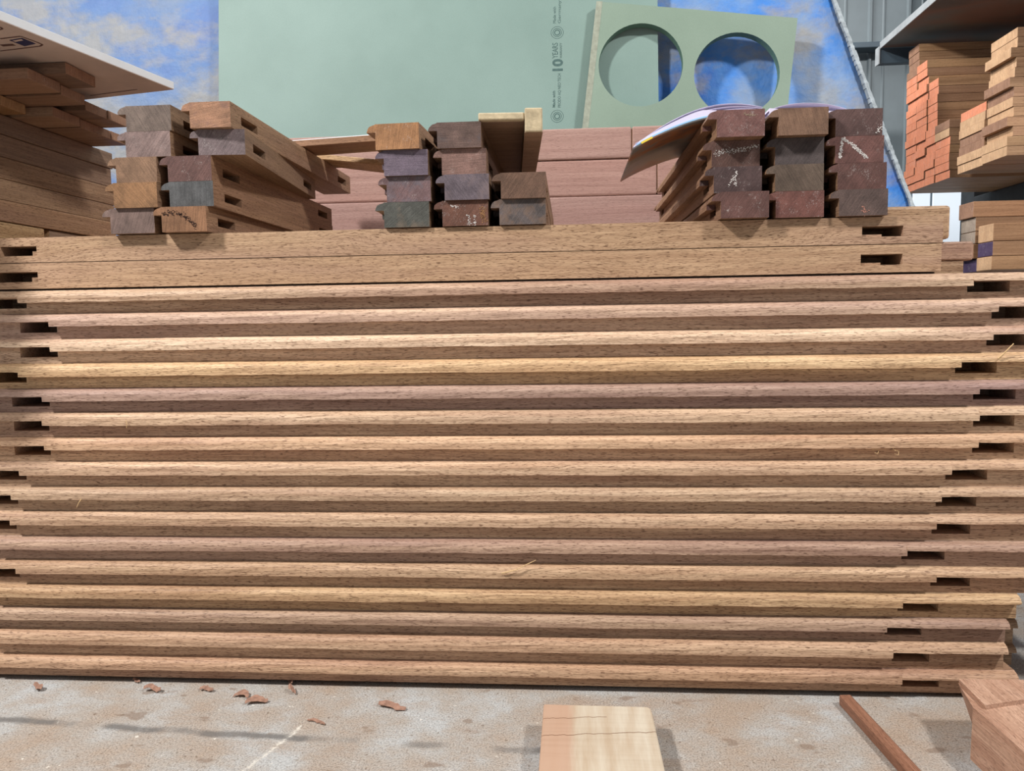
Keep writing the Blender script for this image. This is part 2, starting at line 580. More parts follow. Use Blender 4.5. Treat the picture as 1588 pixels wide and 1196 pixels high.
# second row of timbers standing behind the front one: their right ends show at the stack's lower right
ends2 = {12: 1577, 13: 1574, 14: 1571, 15: 1569}
names2 = {12: 'fourth lowest', 13: 'third lowest', 14: 'second lowest', 15: 'lowest'}
for i in range(16):
    z1, z0 = ztop[i]+ZO, ztop[i+1]+ZO
    t = z1 - z0 - .0003
    zm = (z0+z1)/2
    Y2 = .118
    y = 600
    pxr = ends2.get(i, 1600)
    for _ in range(6):
        P = onY(pxr, y, Y2)
        y += (P.z - zm)/(1.3/F)
    R0 = onY(pxr, y, Y2).x + (0 if i in ends2 else .12)
    o = stile(-1.42, R0, -1.3, R0-.2, t, .19, []).build('rear_timber', [M['pale'], M['paleend']])
    place(o, (0, Y2 - D, z0 + .00015))
    colr(o, (.8, .76, .7))
    if i in ends2:
        tag(o, '%s second-row timber, its end peeping out behind the front stack at right' % names2[i], 'timber', 'timbers of the second row')
    else:
        tag(o, 'timber of the second row, hidden behind the upper boards of the front stack', 'timber', 'timbers of the second row')

for k, bx in enumerate((-.78, -.1, .5)):
    mb = MB()
    mb.box((bx, .055, 0), (bx+.07, .30, .0074))
    tag(mb.build('bearer_strip', M['old']), 'thin bearer strip in the dark gap under the timber stack, %s' % ('at its left', 'at its middle', 'at its right')[k],
        'bearer', 'bearers under the stack')

# ------------------------------------------------------------------ two flat-edged boards on top
zA = ztop[0] + ZO + .0032
pL, pR = onY(40, 446, D), onY(1400, 419, D)
zF = [zA, zA + .0425, zA + .0838]
print('flat', pL.z, pR.z, onY(40, 407, D).z, onY(1288, 376.5, D).z, onY(100, 367, D).z, onY(1288, 334, D).z, zF)


def flat_board(z0, z1, hL, hR, right, label, mats, ch):
    mb = MB()
    x0, x1 = -1.42, right
    t = z1 - z0 - .0012
    fh = [(a, b, t*.27, t*.66) for a, b in (hL, hR)]
    mb.holed_face(0, x0, x1, 0, t, fh, .075)
    mb.poly([(x0, 0, 0), (x0, .1, 0), (x0, .1, t), (x0, 0, t)], (-1, 0, 0), 1)
    mb.poly([(x1, 0, 0), (x1, .1, 0), (x1, .1, t), (x1, 0, t)], (1, 0, 0), 1)
    mb.poly([(x0, 0, 0), (x1, 0, 0), (x1, .1, 0), (x0, .1, 0)], (0, 0, -1), 0)
    mb.poly([(x0, 0, t), (x1, 0, t), (x1, .1, t), (x0, .1, t)], (0, 0, 1), 0)
    mb.poly([(x0, .1, 0), (x1, .1, 0), (x1, .1, t), (x0, .1, t)], (0, 1, 0), 0)
    # tenon-haunch step left standing inside the right mortise
    for (a, b), s in ((hL, 1), (hR, 0)):
        m = a + (b-a)*(.84 if s else .0)
        n = b if s else a + (b-a)*.5
        mb.box((m, .004, t*.27), (n, .05, t*(.45 if s else .36)))
    o = mb.build('flat_edged_board', mats)
    place(o, (0, D, z0 + .0002))
    tag(o, label, 'timber', 'flat-edged boards on top of the stack')
    return o


fr = onY(1463, 350, D).x
a0, a1 = onY(1, 392, D).x, onY(57, 392, D).x
b0, b1 = onY(1337, 353, D).x, onY(1401, 353, D).x
o = flat_board(zF[1], zF[2], (a0, a1), (b0, b1), fr,
               'upper of the two flat-edged oak boards, directly under the end-grain blocks', [M['flat'], M['paleend']], 0)
colr(o, (.82, .77, .73))
o = flat_board(zF[0], zF[1], (a0-.02, a1-.001), (b0-.001, b1), fr-.0015,
               'lower of the two flat-edged oak boards, rougher and resting on the moulded timbers', [M['flat'], M['paleend']], 0)
colr(o, (.84, .78, .74))
# thin packing strip under the lower board
mb = MB()
mb.box((-1.4, .028, ztop[0]+ZO), (onY(1448, 425, .03).x, .11, zA))
tag(mb.build('packing_strip', M['old']), 'thin dark packing strip squeezed between the lower flat board and the moulded timbers', 'strip')

ZT = zF[2]         # top of the flat boards

# boards of the second row at the level of the flat boards
zr = ztop[0]+ZO
mb = MB()
pa, pb = onY(1472, 319, .125), onY(1472, 371, .125)
XRC = onY(1377.5, 333, .012).x + .003
mb.box((XRC, .118, pb.z), (pa.x, .30, pa.z), 0, 1)
tag(colr(o := mb.build('thick_board', [M['pale'], M['paleend']], bevel=.005), (1.05, .98, .86)) or o,
    'pale thick board end with rounded corners behind the upper flat-edged board', 'timber')
mb = MB()
mb.box((-1.42, .125, pb.z), (XRC-.001, .62, ZT-.0003), 0, 1)
o = mb.build('inner_board', [M['pale'], M['paleend']])
tag(o, 'pale board lying under the end-grain blocks, behind the upper flat-edged board', 'timber')
pc, pd = onY(1510, 374, .125), onY(1510, 403.5, .125)
zb2 = pb.z - .0005
mb = MB()
mb.box((-1.42, .125, pd.z), (pc.x, .29, min(pc.z, zb2)), 0, 1)
o = mb.build('pink_board', [M['pink'], M['rackend_brown']], bevel=.003)
colr(o, (.92, .82, .8))
tag(o, 'pinkish board end sticking out to the right behind the lower flat-edged board', 'timber')
pe = onY(1495, 406, .125)
mb = MB()
mb.box((-1.42, .127, zr+.0003), (pe.x, .28, pd.z - .001), 0, 1)
o = mb.build('tan_board', [M['pale'], M['paleend']])
colr(o, (.92, .88, .8))
tag(o, 'narrow tan board end under the pinkish board end', 'timber')

# ------------------------------------------------------------------ end-grain rails on top of the stack
RL = .035          # hole depth etc


def rail(name, px, yf, z0, t, length, col_end, side_tone, label, group, chalk=0.0, ang=35, rz=0.0, holes=True, blotch=None, lip=True, rough_end=False):
    """px: left and right pixel column of the end face; the end face stands at y=yf"""
    zm = z0 + t/2

    def X(p):
        y = 300
        for _ in range(6):
            P = onY(p, y, yf)
            y += (P.z - zm)/((yf+1.2)/F)
        return onY(p, y, yf).x
    x0, x1 = X(px[0]), X(px[1])
    wid = x1 - x0
    mb = MB()
    L = length
    wd = .0135
    bh = [(.035, .10), (L-.105, L-.04)] if holes else []
    hs = [(a, b, t*.30, t*.64) for a, b in bh]
    y1 = wd + wid
    mb.poly([(0, wd, 0), (0, y1, 0), (0, y1, t), (0, wd, t)], (-1, 0, 0), 1)
    mb.poly([(L, wd, 0), (L, y1, 0), (L, y1, t), (L, wd, t)], (1, 0, 0), 1)
    mb.poly([(0, wd, 0), (L, wd, 0), (L, y1, 0), (0, y1, 0)], (0, 0, -1), 0)
    mb.poly([(0, wd, t), (L, wd, t), (L, y1, t), (0, y1, t)], (0, 0, 1), 0)
    mb.holed_face(wd, 0, L, 0, t, [(.035, .085, t*.25, t*.6), (L-.09, L-.04, t*.25, t*.6)] if holes else [], .03)
    mb.holed_face(y1, 0, L, 0, t, hs, -.03)
    if lip:
        profiled(mb, 0, .045, t, .67, 0, 1, wd=wd)
        profiled(mb, L-.045, L, t, .67, 0, 1, wd=wd)
        profiled(mb, .045, L-.045, t, .48, 0, 1, wd=wd)
    c0 = col_end
    c1 = tuple(max(0, int(v*.74)) for v in c0)
    em = endgrain('end_' + name, c0, c1, chalk, ang, .7, blotch)
    o = mb.build('rail_timber', [M['rail'], em])
    # local x runs from the far end to the near end, the moulding faces world -x
    rot = Matrix.Rotation(-math.pi/2 + rz, 4, 'Z')
    o.matrix_world = Matrix.Translation(Vector((x0, yf, z0))) @ rot @ Matrix.Translation(Vector((-L, -wd, 0)))
    colr(o, side_tone)
    tag(o, label, 'timber', group)
    return o, (x0, x1, z0, t)


GL, GM, GR = 'end-grain blocks at the left of the stack top', 'end-grain blocks in the middle of the stack top', 'end-grain blocks at the right of the stack top'
TL = .0395
lz = [ZT + k*TL for k in range(6)]
g = .0003
RAILS = {}


def R(key, *a, **k):
    RAILS[key] = rail(key, *a, **k)


YL = 0.002
R('la1', (171.3, 239.3), YL, lz[0]+g, TL-g, .62, (132, 110, 102), (.85, .8, .75), 'grey brown end-grain block, bottom of the far left column beside the receding boards', GL, ang=20)
R('la2', (176, 243.5), YL-.004, lz[1]+g, TL-g, .62, (158, 118, 84), (.9, .85, .8), 'orange tan block with diagonal saw lines, second from bottom in the far left column', GL, ang=-40)
R('la3', (179.8, 243), YL-.002, lz[2]+g, TL-g, .62, (150, 118, 94), (.9, .85, .8), 'brownish tan block, middle of the far left column of five', GL, ang=-35)
R('la4', (194.8, 264.2), YL, lz[3]+g, TL-g, .24, (146, 124, 118), (1.0, .95, .88), 'pinkish grey block, second from top in the far left column', GL, chalk=.3)
R('la5', (195.3, 264.8), YL, lz[4]+g, TL-g, .60, (128, 112, 102), (.85, .82, .78), 'grey brown block, topmost of the far left column below the white panel corner', GL, ang=-30)
R('lb1', (250.6, 320), YL-.006, lz[0]+g, TL-g, .62, (158, 116, 86), (1.05, .95, .85), 'tan block with a jagged dark stain, bottom of its column', GL, ang=8)
R('lb2', (262.8, 330.8), YL, lz[1]+g, TL-g, .62, (98, 98, 98), (1.0, .9, .8), 'dark slate grey block above the one with the jagged stain', GL, ang=0)
R('lb3', (260, 327.7), YL, lz[2]+g, TL-g, .62, (116, 86, 80), (.95, .85, .75), 'dark reddish brown block in the middle of the second column from left', GL, chalk=.2)
R('lb4', (307.3, 377.5), YL, lz[3]+g, TL-g, .46, (132, 116, 116), (.9, .88, .82), 'mauve grey block overhanging to the right, second from top in its column', GL, chalk=.3, rz=rad(5))
R('lb5', (294, 357), YL-.008, lz[4]+g, TL-g, .66, (178, 134, 106), (1.12, 1.06, .98), 'coarse orange brown block on top, its long mortised side running back', GL, ang=80, blotch=(120, 92, 86))
YM = .009
mz = [ZT + k*.0391 for k in range(6)]
TM = .0391
R('ma1', (595.6, 665.7), YM, mz[0]+g, TM-g, .60, (96, 96, 90), (.7, .65, .6), 'dark greenish grey block, bottom left of the middle group', GM, ang=50, blotch=(120, 104, 88))
R('ma2', (599.6, 668), YM, mz[1]+g, TM-g, .60, (126, 100, 100), (.7, .65, .6), 'mottled reddish mauve block, second from bottom at left of the middle group', GM, chalk=.3, blotch=(100, 100, 108))
R('ma3', (595.2, 663.5), YM-.005, mz[2]+g, TM-g, .60, (120, 106, 118), (.7, .65, .6), 'speckled violet grey block, third from bottom at left of the middle group', GM, ang=90, chalk=.35)
R('ma4', (582, 650.3), YM-.008, mz[3]+g, TM-g, .22, (180, 132, 92), (1.1, 1.0, .9), 'short orange tan block set askew on top at left of the middle group', GM, chalk=.25, ang=10, rz=rad(-3.4), holes=True)
R('mb1', (686, 757), YM, mz[0]+g, TM-g, .60, (118, 82, 68), (.7, .65, .6), 'reddish brown block with white scratches and a tan patch, bottom of the middle column', GM, chalk=.55, blotch=(96, 66, 60))
R('mb2', (689.3, 758.3), YM-.004, mz[1]+g, TM-g, .60, (116, 104, 110), (.7, .65, .6), 'bluish grey block with curved saw lines, second in the middle column', GM, ang=-35, blotch=(128, 110, 108))
R('mb3', (685, 754), YM, mz[2]+g, TM-g, .60, (146, 114, 104), (.7, .65, .6), 'pinkish brown block, third from bottom in the middle column', GM, ang=85, chalk=.2)
R('mb4', (677.8, 746), YM-.005, mz[3]+g, TM-g, .62, (116, 94, 86), (.7, .65, .6), 'grey and brown block on top of the middle column, touching the pale angled trim', GM, ang=90, blotch=(92, 88, 92))
R('mc1', (774.4, 846.4), YM, mz[0]+g, TM-g, .60, (106, 96, 94), (.9, .85, .8), 'grey block with a rusty smear, bottom right of the middle group', GM, blotch=(132, 104, 84))
R('mc2', (776.6, 846.4), YM-.005, mz[1]+g, TM-g, .60, (120, 92, 76), (.9, .85, .8), 'plain brown block on the grey one, under the pale angled trim', GM)
YR = .010
rz_ = [ZT + k*.0392 for k in range(6)]
TR = .0392
R('ra1', (1117.9, 1192.8), YR-.014, rz_[0]+g, TR-g, .62, (112, 80, 74), (.85, .75, .68), 'purplish brown block, bottom of the left column in the right group', GR, chalk=.25)
R('ra2', (1106.9, 1181.5), YR, rz_[1]+g, TR-g, .64, (88, 70, 68), (.85, .75, .68), 'near-black brown block with an upright chalk scribble, left column of the right group', GR, chalk=.3)
R('ra3', (1103.7, 1178.4), YR+.004, rz_[2]+g, TR-g, .68, (116, 88, 80), (.85, .75, .68), 'brown block with a broad chalk smear across it, left column of the right group', GR, chalk=.2)
R('ra4', (1111.6, 1186.2), YR-.020, rz_[3]+g, TR-g, .68, (132, 94, 88), (.85, .75, .68), 'reddish brown block on top of the left column, beneath the open book', GR, chalk=.4)
R('rb1', (1203, 1277.9), YR-.004, rz_[0]+g, TR-g, .62, (122, 82, 74), (.8, .72, .65), 'mottled red block at the bottom of the centre column, right group', GR, chalk=.5)
R('rb2', (1202, 1277.5), YR-.004, rz_[1]+g, TR-g, .64, (106, 90, 78), (.8, .72, .65), 'greyish brown block with slanting saw marks, second in centre column, right group', GR, ang=-30)
R('rb3', (1202, 1277.9), YR-.002, rz_[2]+g, TR-g, .64, (92, 82, 80), (.8, .72, .65), 'dark charcoal grey block, third in centre column, right group', GR)
R('rb4', (1207.6, 1284.8), YR-.018, rz_[3]+g, TR-g, .66, (134, 104, 84), (.8, .72, .65), 'plain brown block on top of the centre column, right group', GR, ang=-15)
R('rc1', (1301.2, 1377), YR-.006, rz_[0]+g, TR-g, .62, (104, 86, 80), (.8, .72, .65), 'smooth dark block with a small pink spot, bottom of the rightmost column', GR)
R('rc2', (1299, 1375), YR, rz_[1]+g, TR-g, .64, (112, 80, 74), (.8, .72, .65), 'rough reddish block under the one with the chalk arrow, rightmost column', GR, chalk=.3)
R('rc3', (1295.2, 1370.7), YR, rz_[2]+g, TR-g, .64, (120, 84, 78), (.8, .72, .65), 'reddish block with a bold white chalk arrowhead, rightmost column', GR, chalk=.2)
R('rc4', (1295.8, 1368.8), YR, rz_[3]+g, TR-g, .66, (102, 78, 74), (.8, .72, .65), 'dark plum brown block on top of the rightmost column', GR, chalk=.2)


def stroke(key, pts, wpx, mat, name, n=10, amp=.8):
    """a rough chalk or stain stroke, a raised crust on the block's end face"""
    o, _ = RAILS[key]
    mw = o.matrix_world
    yf = mw.translation.y + (mw.to_3x3() @ Vector((1, 0, 0))).y*0
    L = max(v.co.x for v in o.data.vertices)
    yf = (mw @ Vector((L, 0, 0))).y
    mb = MB()
    inv = mw.inverted()
    solid = amp < 1.0
    for (xa, ya), (xb, yb) in zip(pts, pts[1:]):
        ln = math.hypot(xb-xa, yb-ya)
        cntn = int(ln*wpx*(.55 if solid else .35)) + 4
        for i in range(cntn):
            f = random.random()
            cx = xa+(xb-xa)*f + random.gauss(0, wpx*(.20 if solid else .34))
            cy = ya+(yb-ya)*f + random.gauss(0, wpx*(.20 if solid else .34))
            r0 = random.uniform(.5, 1.3)*(1.0 if solid else .8)
            a0 = random.uniform(0, 6.28)
            P = []
            for q in range(5):
                an = a0 + q*1.2566
                rr = r0*random.uniform(.5, 1.3)
                P.append(inv @ onY(cx+math.cos(an)*rr*1.3, cy+math.sin(an)*rr, yf - .0004))
            mb.poly(P, (1, 0, 0))
    return mb.build(name, mat, o)


stroke('rc3', [(1306, 215), (1303, 245)], 5, M['chalk'], 'chalk_stroke')
stroke('rc3', [(1306, 214), (1322, 224), (1345, 245)], 6, M['chalk'], 'chalk_stroke')
stroke('ra2', [(1141, 264), (1140, 287)], 4.5, M['chalk'], 'chalk_stroke', 12, 1.6)
stroke('ra2', [(1138, 272), (1129, 291)], 2, M['chalk'], 'chalk_stroke', 8, 1.6)
stroke('ra3', [(1108, 238), (1136, 234), (1176, 226)], 6, M['chalk'], 'chalk_smear', 16, 2.6)
stroke('rc4', [(1366, 196), (1359, 206)], 4, M['chalk'], 'chalk_smear', 8, 2.5)
stroke('ra4', [(1150, 177), (1170, 178)], 5, plain('pale_smear', (160, 138, 118), .8, .1, .2, 300), 'pale_smear', 10, 2.5)
stroke('rc1', [(1338, 323), (1343, 331)], 6, plain('pink_paint', (190, 134, 116), .8, .1, .15, 300), 'pink_spot', 5, 1.5)
stroke('lb1', [(253, 333), (262, 330), (276, 331), (288, 336), (296, 344), (303, 352)], 6, M['burn'], 'dark_stain', 8, 1.6)
stroke('mb1', [(697, 318), (712, 322)], 2.5, M['chalk'], 'chalk_scratch', 8, 1.4)
stroke('mb1', [(727, 333), (727, 348)], 4.5, M['chalk'], 'chalk_scratch', 8, 1.6)
stroke('mb1', [(736, 334), (736, 349)], 3.0, M['chalk'], 'chalk_scratch', 8, 1.6)
stroke('mb1', [(748, 320), (749, 332), (751, 344)], 8, plain('tan_patch', (166, 122, 82), .7, .2, .15, 200), 'tan_patch', 6, 1.5)

# ------------------------------------------------------------------ loose trim pieces lying on the blocks


def plank(corners_near, corners_far, z_list, t, mats, name, label, cat, tone=(1, 1, 1), group=None):
    a, b = corners_near
    d, c = corners_far
    bot = [Vector(p) for p in (a, b, c, d)]
    org = (bot[0]+bot[3])/2
    xdir = (bot[1]-bot[0]).normalized()
    ang = math.atan2(xdir.y, xdir.x)
    mw = Matrix.Translation(org) @ Matrix.Rotation(ang, 4, 'Z')
    inv = mw.inverted()
    lb = [inv @ p for p in bot]
    lt = [p + Vector((0, 0, t)) for p in lb]
    mb = MB()
    mb.prism(lb, lt)
    o = mb.build(name, mats, bevel=.0012)
    o.matrix_world = mw
    colr(o, tone)
    tag(o, label, cat, group)
    return o


zb5 = lz[5] + .0008
zma4 = mz[4] + .0005
# plank 1: near edge at d=1.53
Yp1, Yp2 = .33, .42
p0 = onY(475, 238, Yp1)
p1 = onY(584, 227.5, Yp1)
q0 = onY(498, 251, Yp2)
sl = (p1.z-p0.z)/(p1.x-p0.x)
x_r = p1.x + .06
n0 = Vector((p0.x-.055, Yp1, zb5))
n1 = Vector((x_r, Yp1+.01, zb5 + sl*(x_r-p0.x)))
f1_ = Vector((x_r, Yp2+.01, n1.z))
f0 = Vector((p0.x-.055, Yp2, zb5))
plank((n0, n1), (f0, f1_), None, .0125, M['rail'], 'loose_slat', 'brown slat with a white top edge bridging from the left blocks to the middle blocks', 'slat', (1.15, 1.0, .85))
mb = MB()
top0, top1 = n0 + Vector((0.004, .002, .0126)), n1 + Vector((-.002, .002, .0126))
mb.prism([top0, top1, top1+Vector((0, .08, 0)), top0+Vector((0, .08, 0))], [p + Vector((0, 0, .0014)) for p in (top0, top1, top1+Vector((0, .08, 0)), top0+Vector((0, .08, 0)))])
so = bpy.data.objects['loose_slat']
w = mb.build('white_top', M['whitewash'], so)
w.matrix_parent_inverse = so.matrix_world.inverted()
w['label'] = 'white painted top face'
# plank 2
Yp3, Yp4 = .45, .545
p0 = onY(504, 254, Yp3)
x_r = -.25
zr2 = zma4 + .004
zl2 = zb5 + .0006 + (zb5-zr2)/(x_r-p0.x)*.045*1.05
n0 = Vector((p0.x-.045, Yp3+.01, zl2))
n1 = Vector((x_r, Yp3-.03, zr2))
f1_ = Vector((x_r, Yp4, zr2))
f0 = Vector((p0.x-.045, Yp4, zl2))
plank((n0, n1), (f0, f1_), None, .011, M['pale'], 'loose_slat', 'yellowish slat behind the white-topped slat, sloping down to the middle blocks', 'slat', (.86, .8, .62))

# pale L-shaped trim over the middle group
ex0, ex1 = onY(741.8, 192, .0), onY(813.4, 192, .0)
tw = .62
zt0 = mz[4] + .0006
root = bpy.data.objects.new('corner_trim', None)
COL.objects.link(root)
root.location = (ex0.x, 0.0, zt0)
root.rotation_euler = (0, 0, rad(4.3))
tag(root, 'pale-ended L-shaped trim made of two thin boards, lying on top of the middle blocks', 'trim')
wx = ex1.x - ex0.x
zt1 = onY(780, 173.5, 0).z - zt0
mb = MB()
mb.box((0, 0, 0), (wx, tw, zt1))
h = mb.build('flat_leg', [plain('pale_weathered_end', (196, 178, 146), .8, .2, .14, 90, bump=.4)], root, bevel=.002)
mb = MB()
v0 = onY(813.4, 204, 0)
v1 = onY(841, 165.3, 0)
mb.box((wx+.0004, -.003, v0.z - zt0), (v1.x-ex0.x, tw, v1.z-zt0))
mb.build('upright_leg', [plain('pale_weathered_end_grain', (190, 172, 140), .8, .2, .14, 90, bump=.4)], root, bevel=.002)
# brown side skins of the trim
mb = MB()
mb.box((.0005, .012, -.0004), (wx-.0005, tw, .0006))
mb.build('brown_underside', M['rail'], root)
mb = MB()
mb.box((wx-.0002, .0, v0.z-zt0-.0006), (v1.x-ex0.x+.0003, tw, v0.z-zt0+.0002))
mb.build('brown_underside', M['rail'], root)

# ------------------------------------------------------------------ open book lying on the right blocks
zB = rz_[4] + .0006
by0, by1 = .042, .335
sx_ = onY(1190, 165, by0).x
pl = onY(982, 232, by0)


def bez(t_, pts):
    a, b, c, d = [Vector(p) for p in pts]
    return a*(1-t_)**3 + b*3*t_*(1-t_)**2 + c*3*t_*t_*(1-t_) + d*t_**3


root = bpy.data.objects.new('open_book', None)
COL.objects.link(root)
root.location = (sx_, by0, zB)
tag(root, 'open book with a dark cover, its left half drooping off the right block group', 'book')
xl, zl = pl.x - sx_, pl.z - zB
xe = onY(1107, 172, by0).x - sx_      # left edge of the blocks
Nn = 16


def sheet(path, thick, name, mat, y0=0.0, y1=by1-by0, smooth=True):
    mb = MB()
    up = []
    for i, p in enumerate(path):
        a = path[max(0, i-1)]
        b = path[min(len(path)-1, i+1)]
        tn = Vector((b[0]-a[0], b[1]-a[1]))
        nn = Vector((-tn.y, tn.x)).normalized()
        th = thick(i/(len(path)-1)) if callable(thick) else thick
        up.append((p[0]+nn.x*th, p[1]+nn.y*th))
    for (a, b), (c, d) in zip(zip(path, path[1:]), zip(up, up[1:])):
        def v(q, y):
            return Vector((q[0], y, q[1]))
        mb.poly([v(a, y0), v(b, y0), v(d, y0), v(c, y0)], (0, -1, 0))
        mb.poly([v(a, y1), v(b, y1), v(d, y1), v(c, y1)], (0, 1, 0))
        nrm = Vector((-(b[1]-a[1]), 0, b[0]-a[0]))
        if nrm.z < 0:
            nrm = -nrm
        mb.poly([v(a, y0), v(b, y0), v(b, y1), v(a, y1)], -nrm, 0, smooth)
        mb.poly([v(c, y0), v(d, y0), v(d, y1), v(c, y1)], nrm, 0, smooth)
    for e in (0, -1):
        s = -1 if (path[0][0] < path[-1][0]) == (e == 0) else 1
        mb.poly([Vector((path[e][0], y0, path[e][1])), Vector((up[e][0], y0, up[e][1])), Vector((up[e][0], y1, up[e][1])), Vector((path[e][0], y1, path[e][1]))], (s, 0, 0))
    return mb.build(name, mat, root, weld=True)


def curve(pts, n=Nn):
    return [tuple(bez(i/n, [(p[0], p[1], 0) for p in pts]))[:2] for i in range(n+1)]


cov_l = curve([(xl, zl), (xl*.8+xe*.2, zl*.62), (xe-.028, .0008), (xe-.002, .0008)], 14) + [(xe+.04, .0008), (-.006, .0008)]
c = sheet(cov_l, .0022, 'front_cover', M['cover'])
pg = [(p[0]+.002, p[1]+.0028) for p in cov_l]
bl = sheet(pg, lambda f: .003 + .009*min(1, f*1.5)*(1-.55*max(0, f-.75)/.25), 'page_block', M['paper'], .002, by1-by0-.002)
# fanned pages: separate leaves lifting off the block, and the big arched leaf
top_z = onY(1122, 158, by0).z - zB
for k, (s, e) in enumerate(((.0, .62), (.0, .8), (.0, 1.0))):
    pth = curve([(xl+.004+.004*k, zl+.010+.002*k), (xl*.55, zl*.2+.03*s+.035*e), (xe+.02, top_z*1.22*e), (-.006, .012+.002*k)], 16)
    sheet(pth, .0004, 'leaf', M['paper'], .004+.001*k, by1-by0-.004)
top_r = onY(1240, 160.5, by0).z - zB
cov_r = [(.006, .0008), (.06, .0008), (.12, .0008), (.168, .0008)]
sheet(cov_r, .0022, 'back_cover', M['cover'])
pr_ = [(.004, .0032), (.03, .0032), (.08, .0032), (.12, .0032), (.164, .0032)]
sheet(pr_, lambda f: .002 + .008*max(0, 1-f*1.6), 'page_block', M['paper'], .002, by1-by0-.002)
pth = curve([(.002, .008), (.02, top_r*1.25), (.085, top_r*1.35), (.125, .0058)], 14) + [(.163, .0056)]
sheet(pth, .0004, 'leaf', M['paper'], .004, by1-by0-.004)
# printed patches along the near edge of the cover
for (xa, xb, mname, nm) in ((1000, 1022, 'yellow', 'yellow_label'),):
    fa, fb = .16, .34
    seg = [cov_l[2], cov_l[3], cov_l[4]]
    sheet([(p[0], p[1]+.0006) for p in seg], .0030, nm, M[mname], -.0006, .0004, False)
sheet([(p[0], p[1]+.0024) for p in cov_l[1:14]], .0022, 'endpaper', M['cyan'], .0006, by1-by0-.001)

# ------------------------------------------------------------------ boards receding at the left
XL = -1.053
zl_px = [(0, 176.6), (0, 207), (0, 242), (0, 276), (0, 309), (0, 342.5)]
zs = [onX(x_, y_, XL).z for x_, y_ in zl_px]
print('left zs', zs, ZT)
fy = [onX(173, 241, XL).y, onX(173, 263, XL).y, onX(177, 292, XL).y, onX(178, 319, XL).y, onX(178, 346, XL).y]
gl = 'wide boards receding at the left edge'
ll = ['topmost', 'second from top', 'middle', 'second from bottom', 'bottom']
tn = [(.95, .94, .93), (1.0, .96, .94), (1.12, 1.08, 1.0), (1.2, 1.18, 1.1), (1.15, 1.06, .94)]
for k in range(5):
    L = fy[k] + .2
    mb = MB()
    t = zs[k]-zs[k+1]-.0006
    mb.box((0, 0, 0), (L, .3, t), 0, 1)
    o = mb.build('receding_board', [M['old'] if k < 2 else M['rail'], M['paleend']], bevel=.0015)
    # local x toward world +y, local y toward world -x
    o.matrix_world = Matrix.Translation(Vector((XL, -.2, zs[k+1]+.0003))) @ Matrix.Rotation(math.pi/2 + rad(random.uniform(-.15, .15)), 4, 'Z')
    colr(o, tn[k])
    tag(o, 'brown board running back along the left edge of view, %s of five' % ll[k], 'timber', gl)
zy = zs[5]
pY = onX(70, 362, XL)
mb = MB()
mb.box((0, 0, 0), (pY.y + .2, .3, zy-ZT-.0012), 0, 1)
o = mb.build('packer_board', [M['pale'], M['paleend']], bevel=.004)
o.matrix_world = Matrix.Translation(Vector((XL, -.2, ZT+.0006))) @ Matrix.Rotation(math.pi/2, 4, 'Z')
colr(o, (.85, .8, .62))
tag(o, 'yellowish packing board at the foot of the receding boards, on the flat-edged board', 'timber')
mb = MB()
mb.box((0, 0, 0), (.26, .28, zy-ZT-.002), 0, 1)
o = mb.build('packer_board', [M['old'], M['paleend']])
o.matrix_world = Matrix.Translation(Vector((XL-.005, pY.y+.02, ZT+.0006))) @ Matrix.Rotation(math.pi/2, 4, 'Z')
tag(o, 'grey packing board behind the yellowish one, under the receding boards', 'timber')

# crosswise slats laid on the receding boards, right ends showing
gs = 'crosswise slats under the white panel'


def cross(near, far, z_top, t, label, tone, mat='old', zz=None):
    a = onZ(near[0], near[1], z_top)
    y2 = a.y + .085
    # far corner column on the same end face
    P = onX(far[0], far[1], a.x)
    y2 = max(a.y+.03, P.y)
    mb = MB()
    mb.box((-1.62-a.x, 0, -t), (0, y2-a.y-.001, 0), 0, 1)
    o = mb.build('cross_slat', [M[mat], M['rackend_brown'] if mat == 'old' else M['paleend']], bevel=.0012)
    place(o, (a.x, a.y, z_top))
    colr(o, tone)
    tag(o, label, 'slat', gs)
    return a, y2


z1_ = zs[0] + .0185
cross((0, 147), (40, 163), z1_, .018, 'yellowish cross slat nearest the left frame edge, bottom layer', (1.1, .98, .7), 'rail')
cross((81, 165), (124, 184), z1_, .018, 'grey cross slat with a bright worn end, middle of the bottom layer', (1.25, 1.2, 1.15))
cross((124, 184), (172, 205), z1_, .018, 'brown cross slat just behind the one with the worn end, bottom layer', (1.05, .98, .9))
cross((172, 203), (197, 214), z1_, .018, 'rearmost cross slat of the bottom layer, nearest the grey brown blocks', (.9, .82, .78))
z2_ = z1_ + .0185
cross((42, 104.5), (93.7, 130), z2_, .018, 'reddish cross slat with a slot in its front edge, upper layer under the white panel', (1.2, 1.05, .95))
cross((94, 131), (132, 151), z2_, .018, 'brown cross slat behind the slotted one, upper layer', (1.0, .9, .84))
cross((132, 156), (166, 170), z2_, .018, 'dark cross slat between brown ones, third in the upper layer', (.7, .64, .6))
cross((167.5, 171), (197, 189), z2_, .018, 'grey cross slat reaching furthest right, rear of the upper layer', (1.05, .98, .92))
z3_ = z2_ + .0195
cross((101, 96), (148, 118), z3_, .019, 'dark cross slat on top, touching the underside of the white panel', (.66, .6, .58))

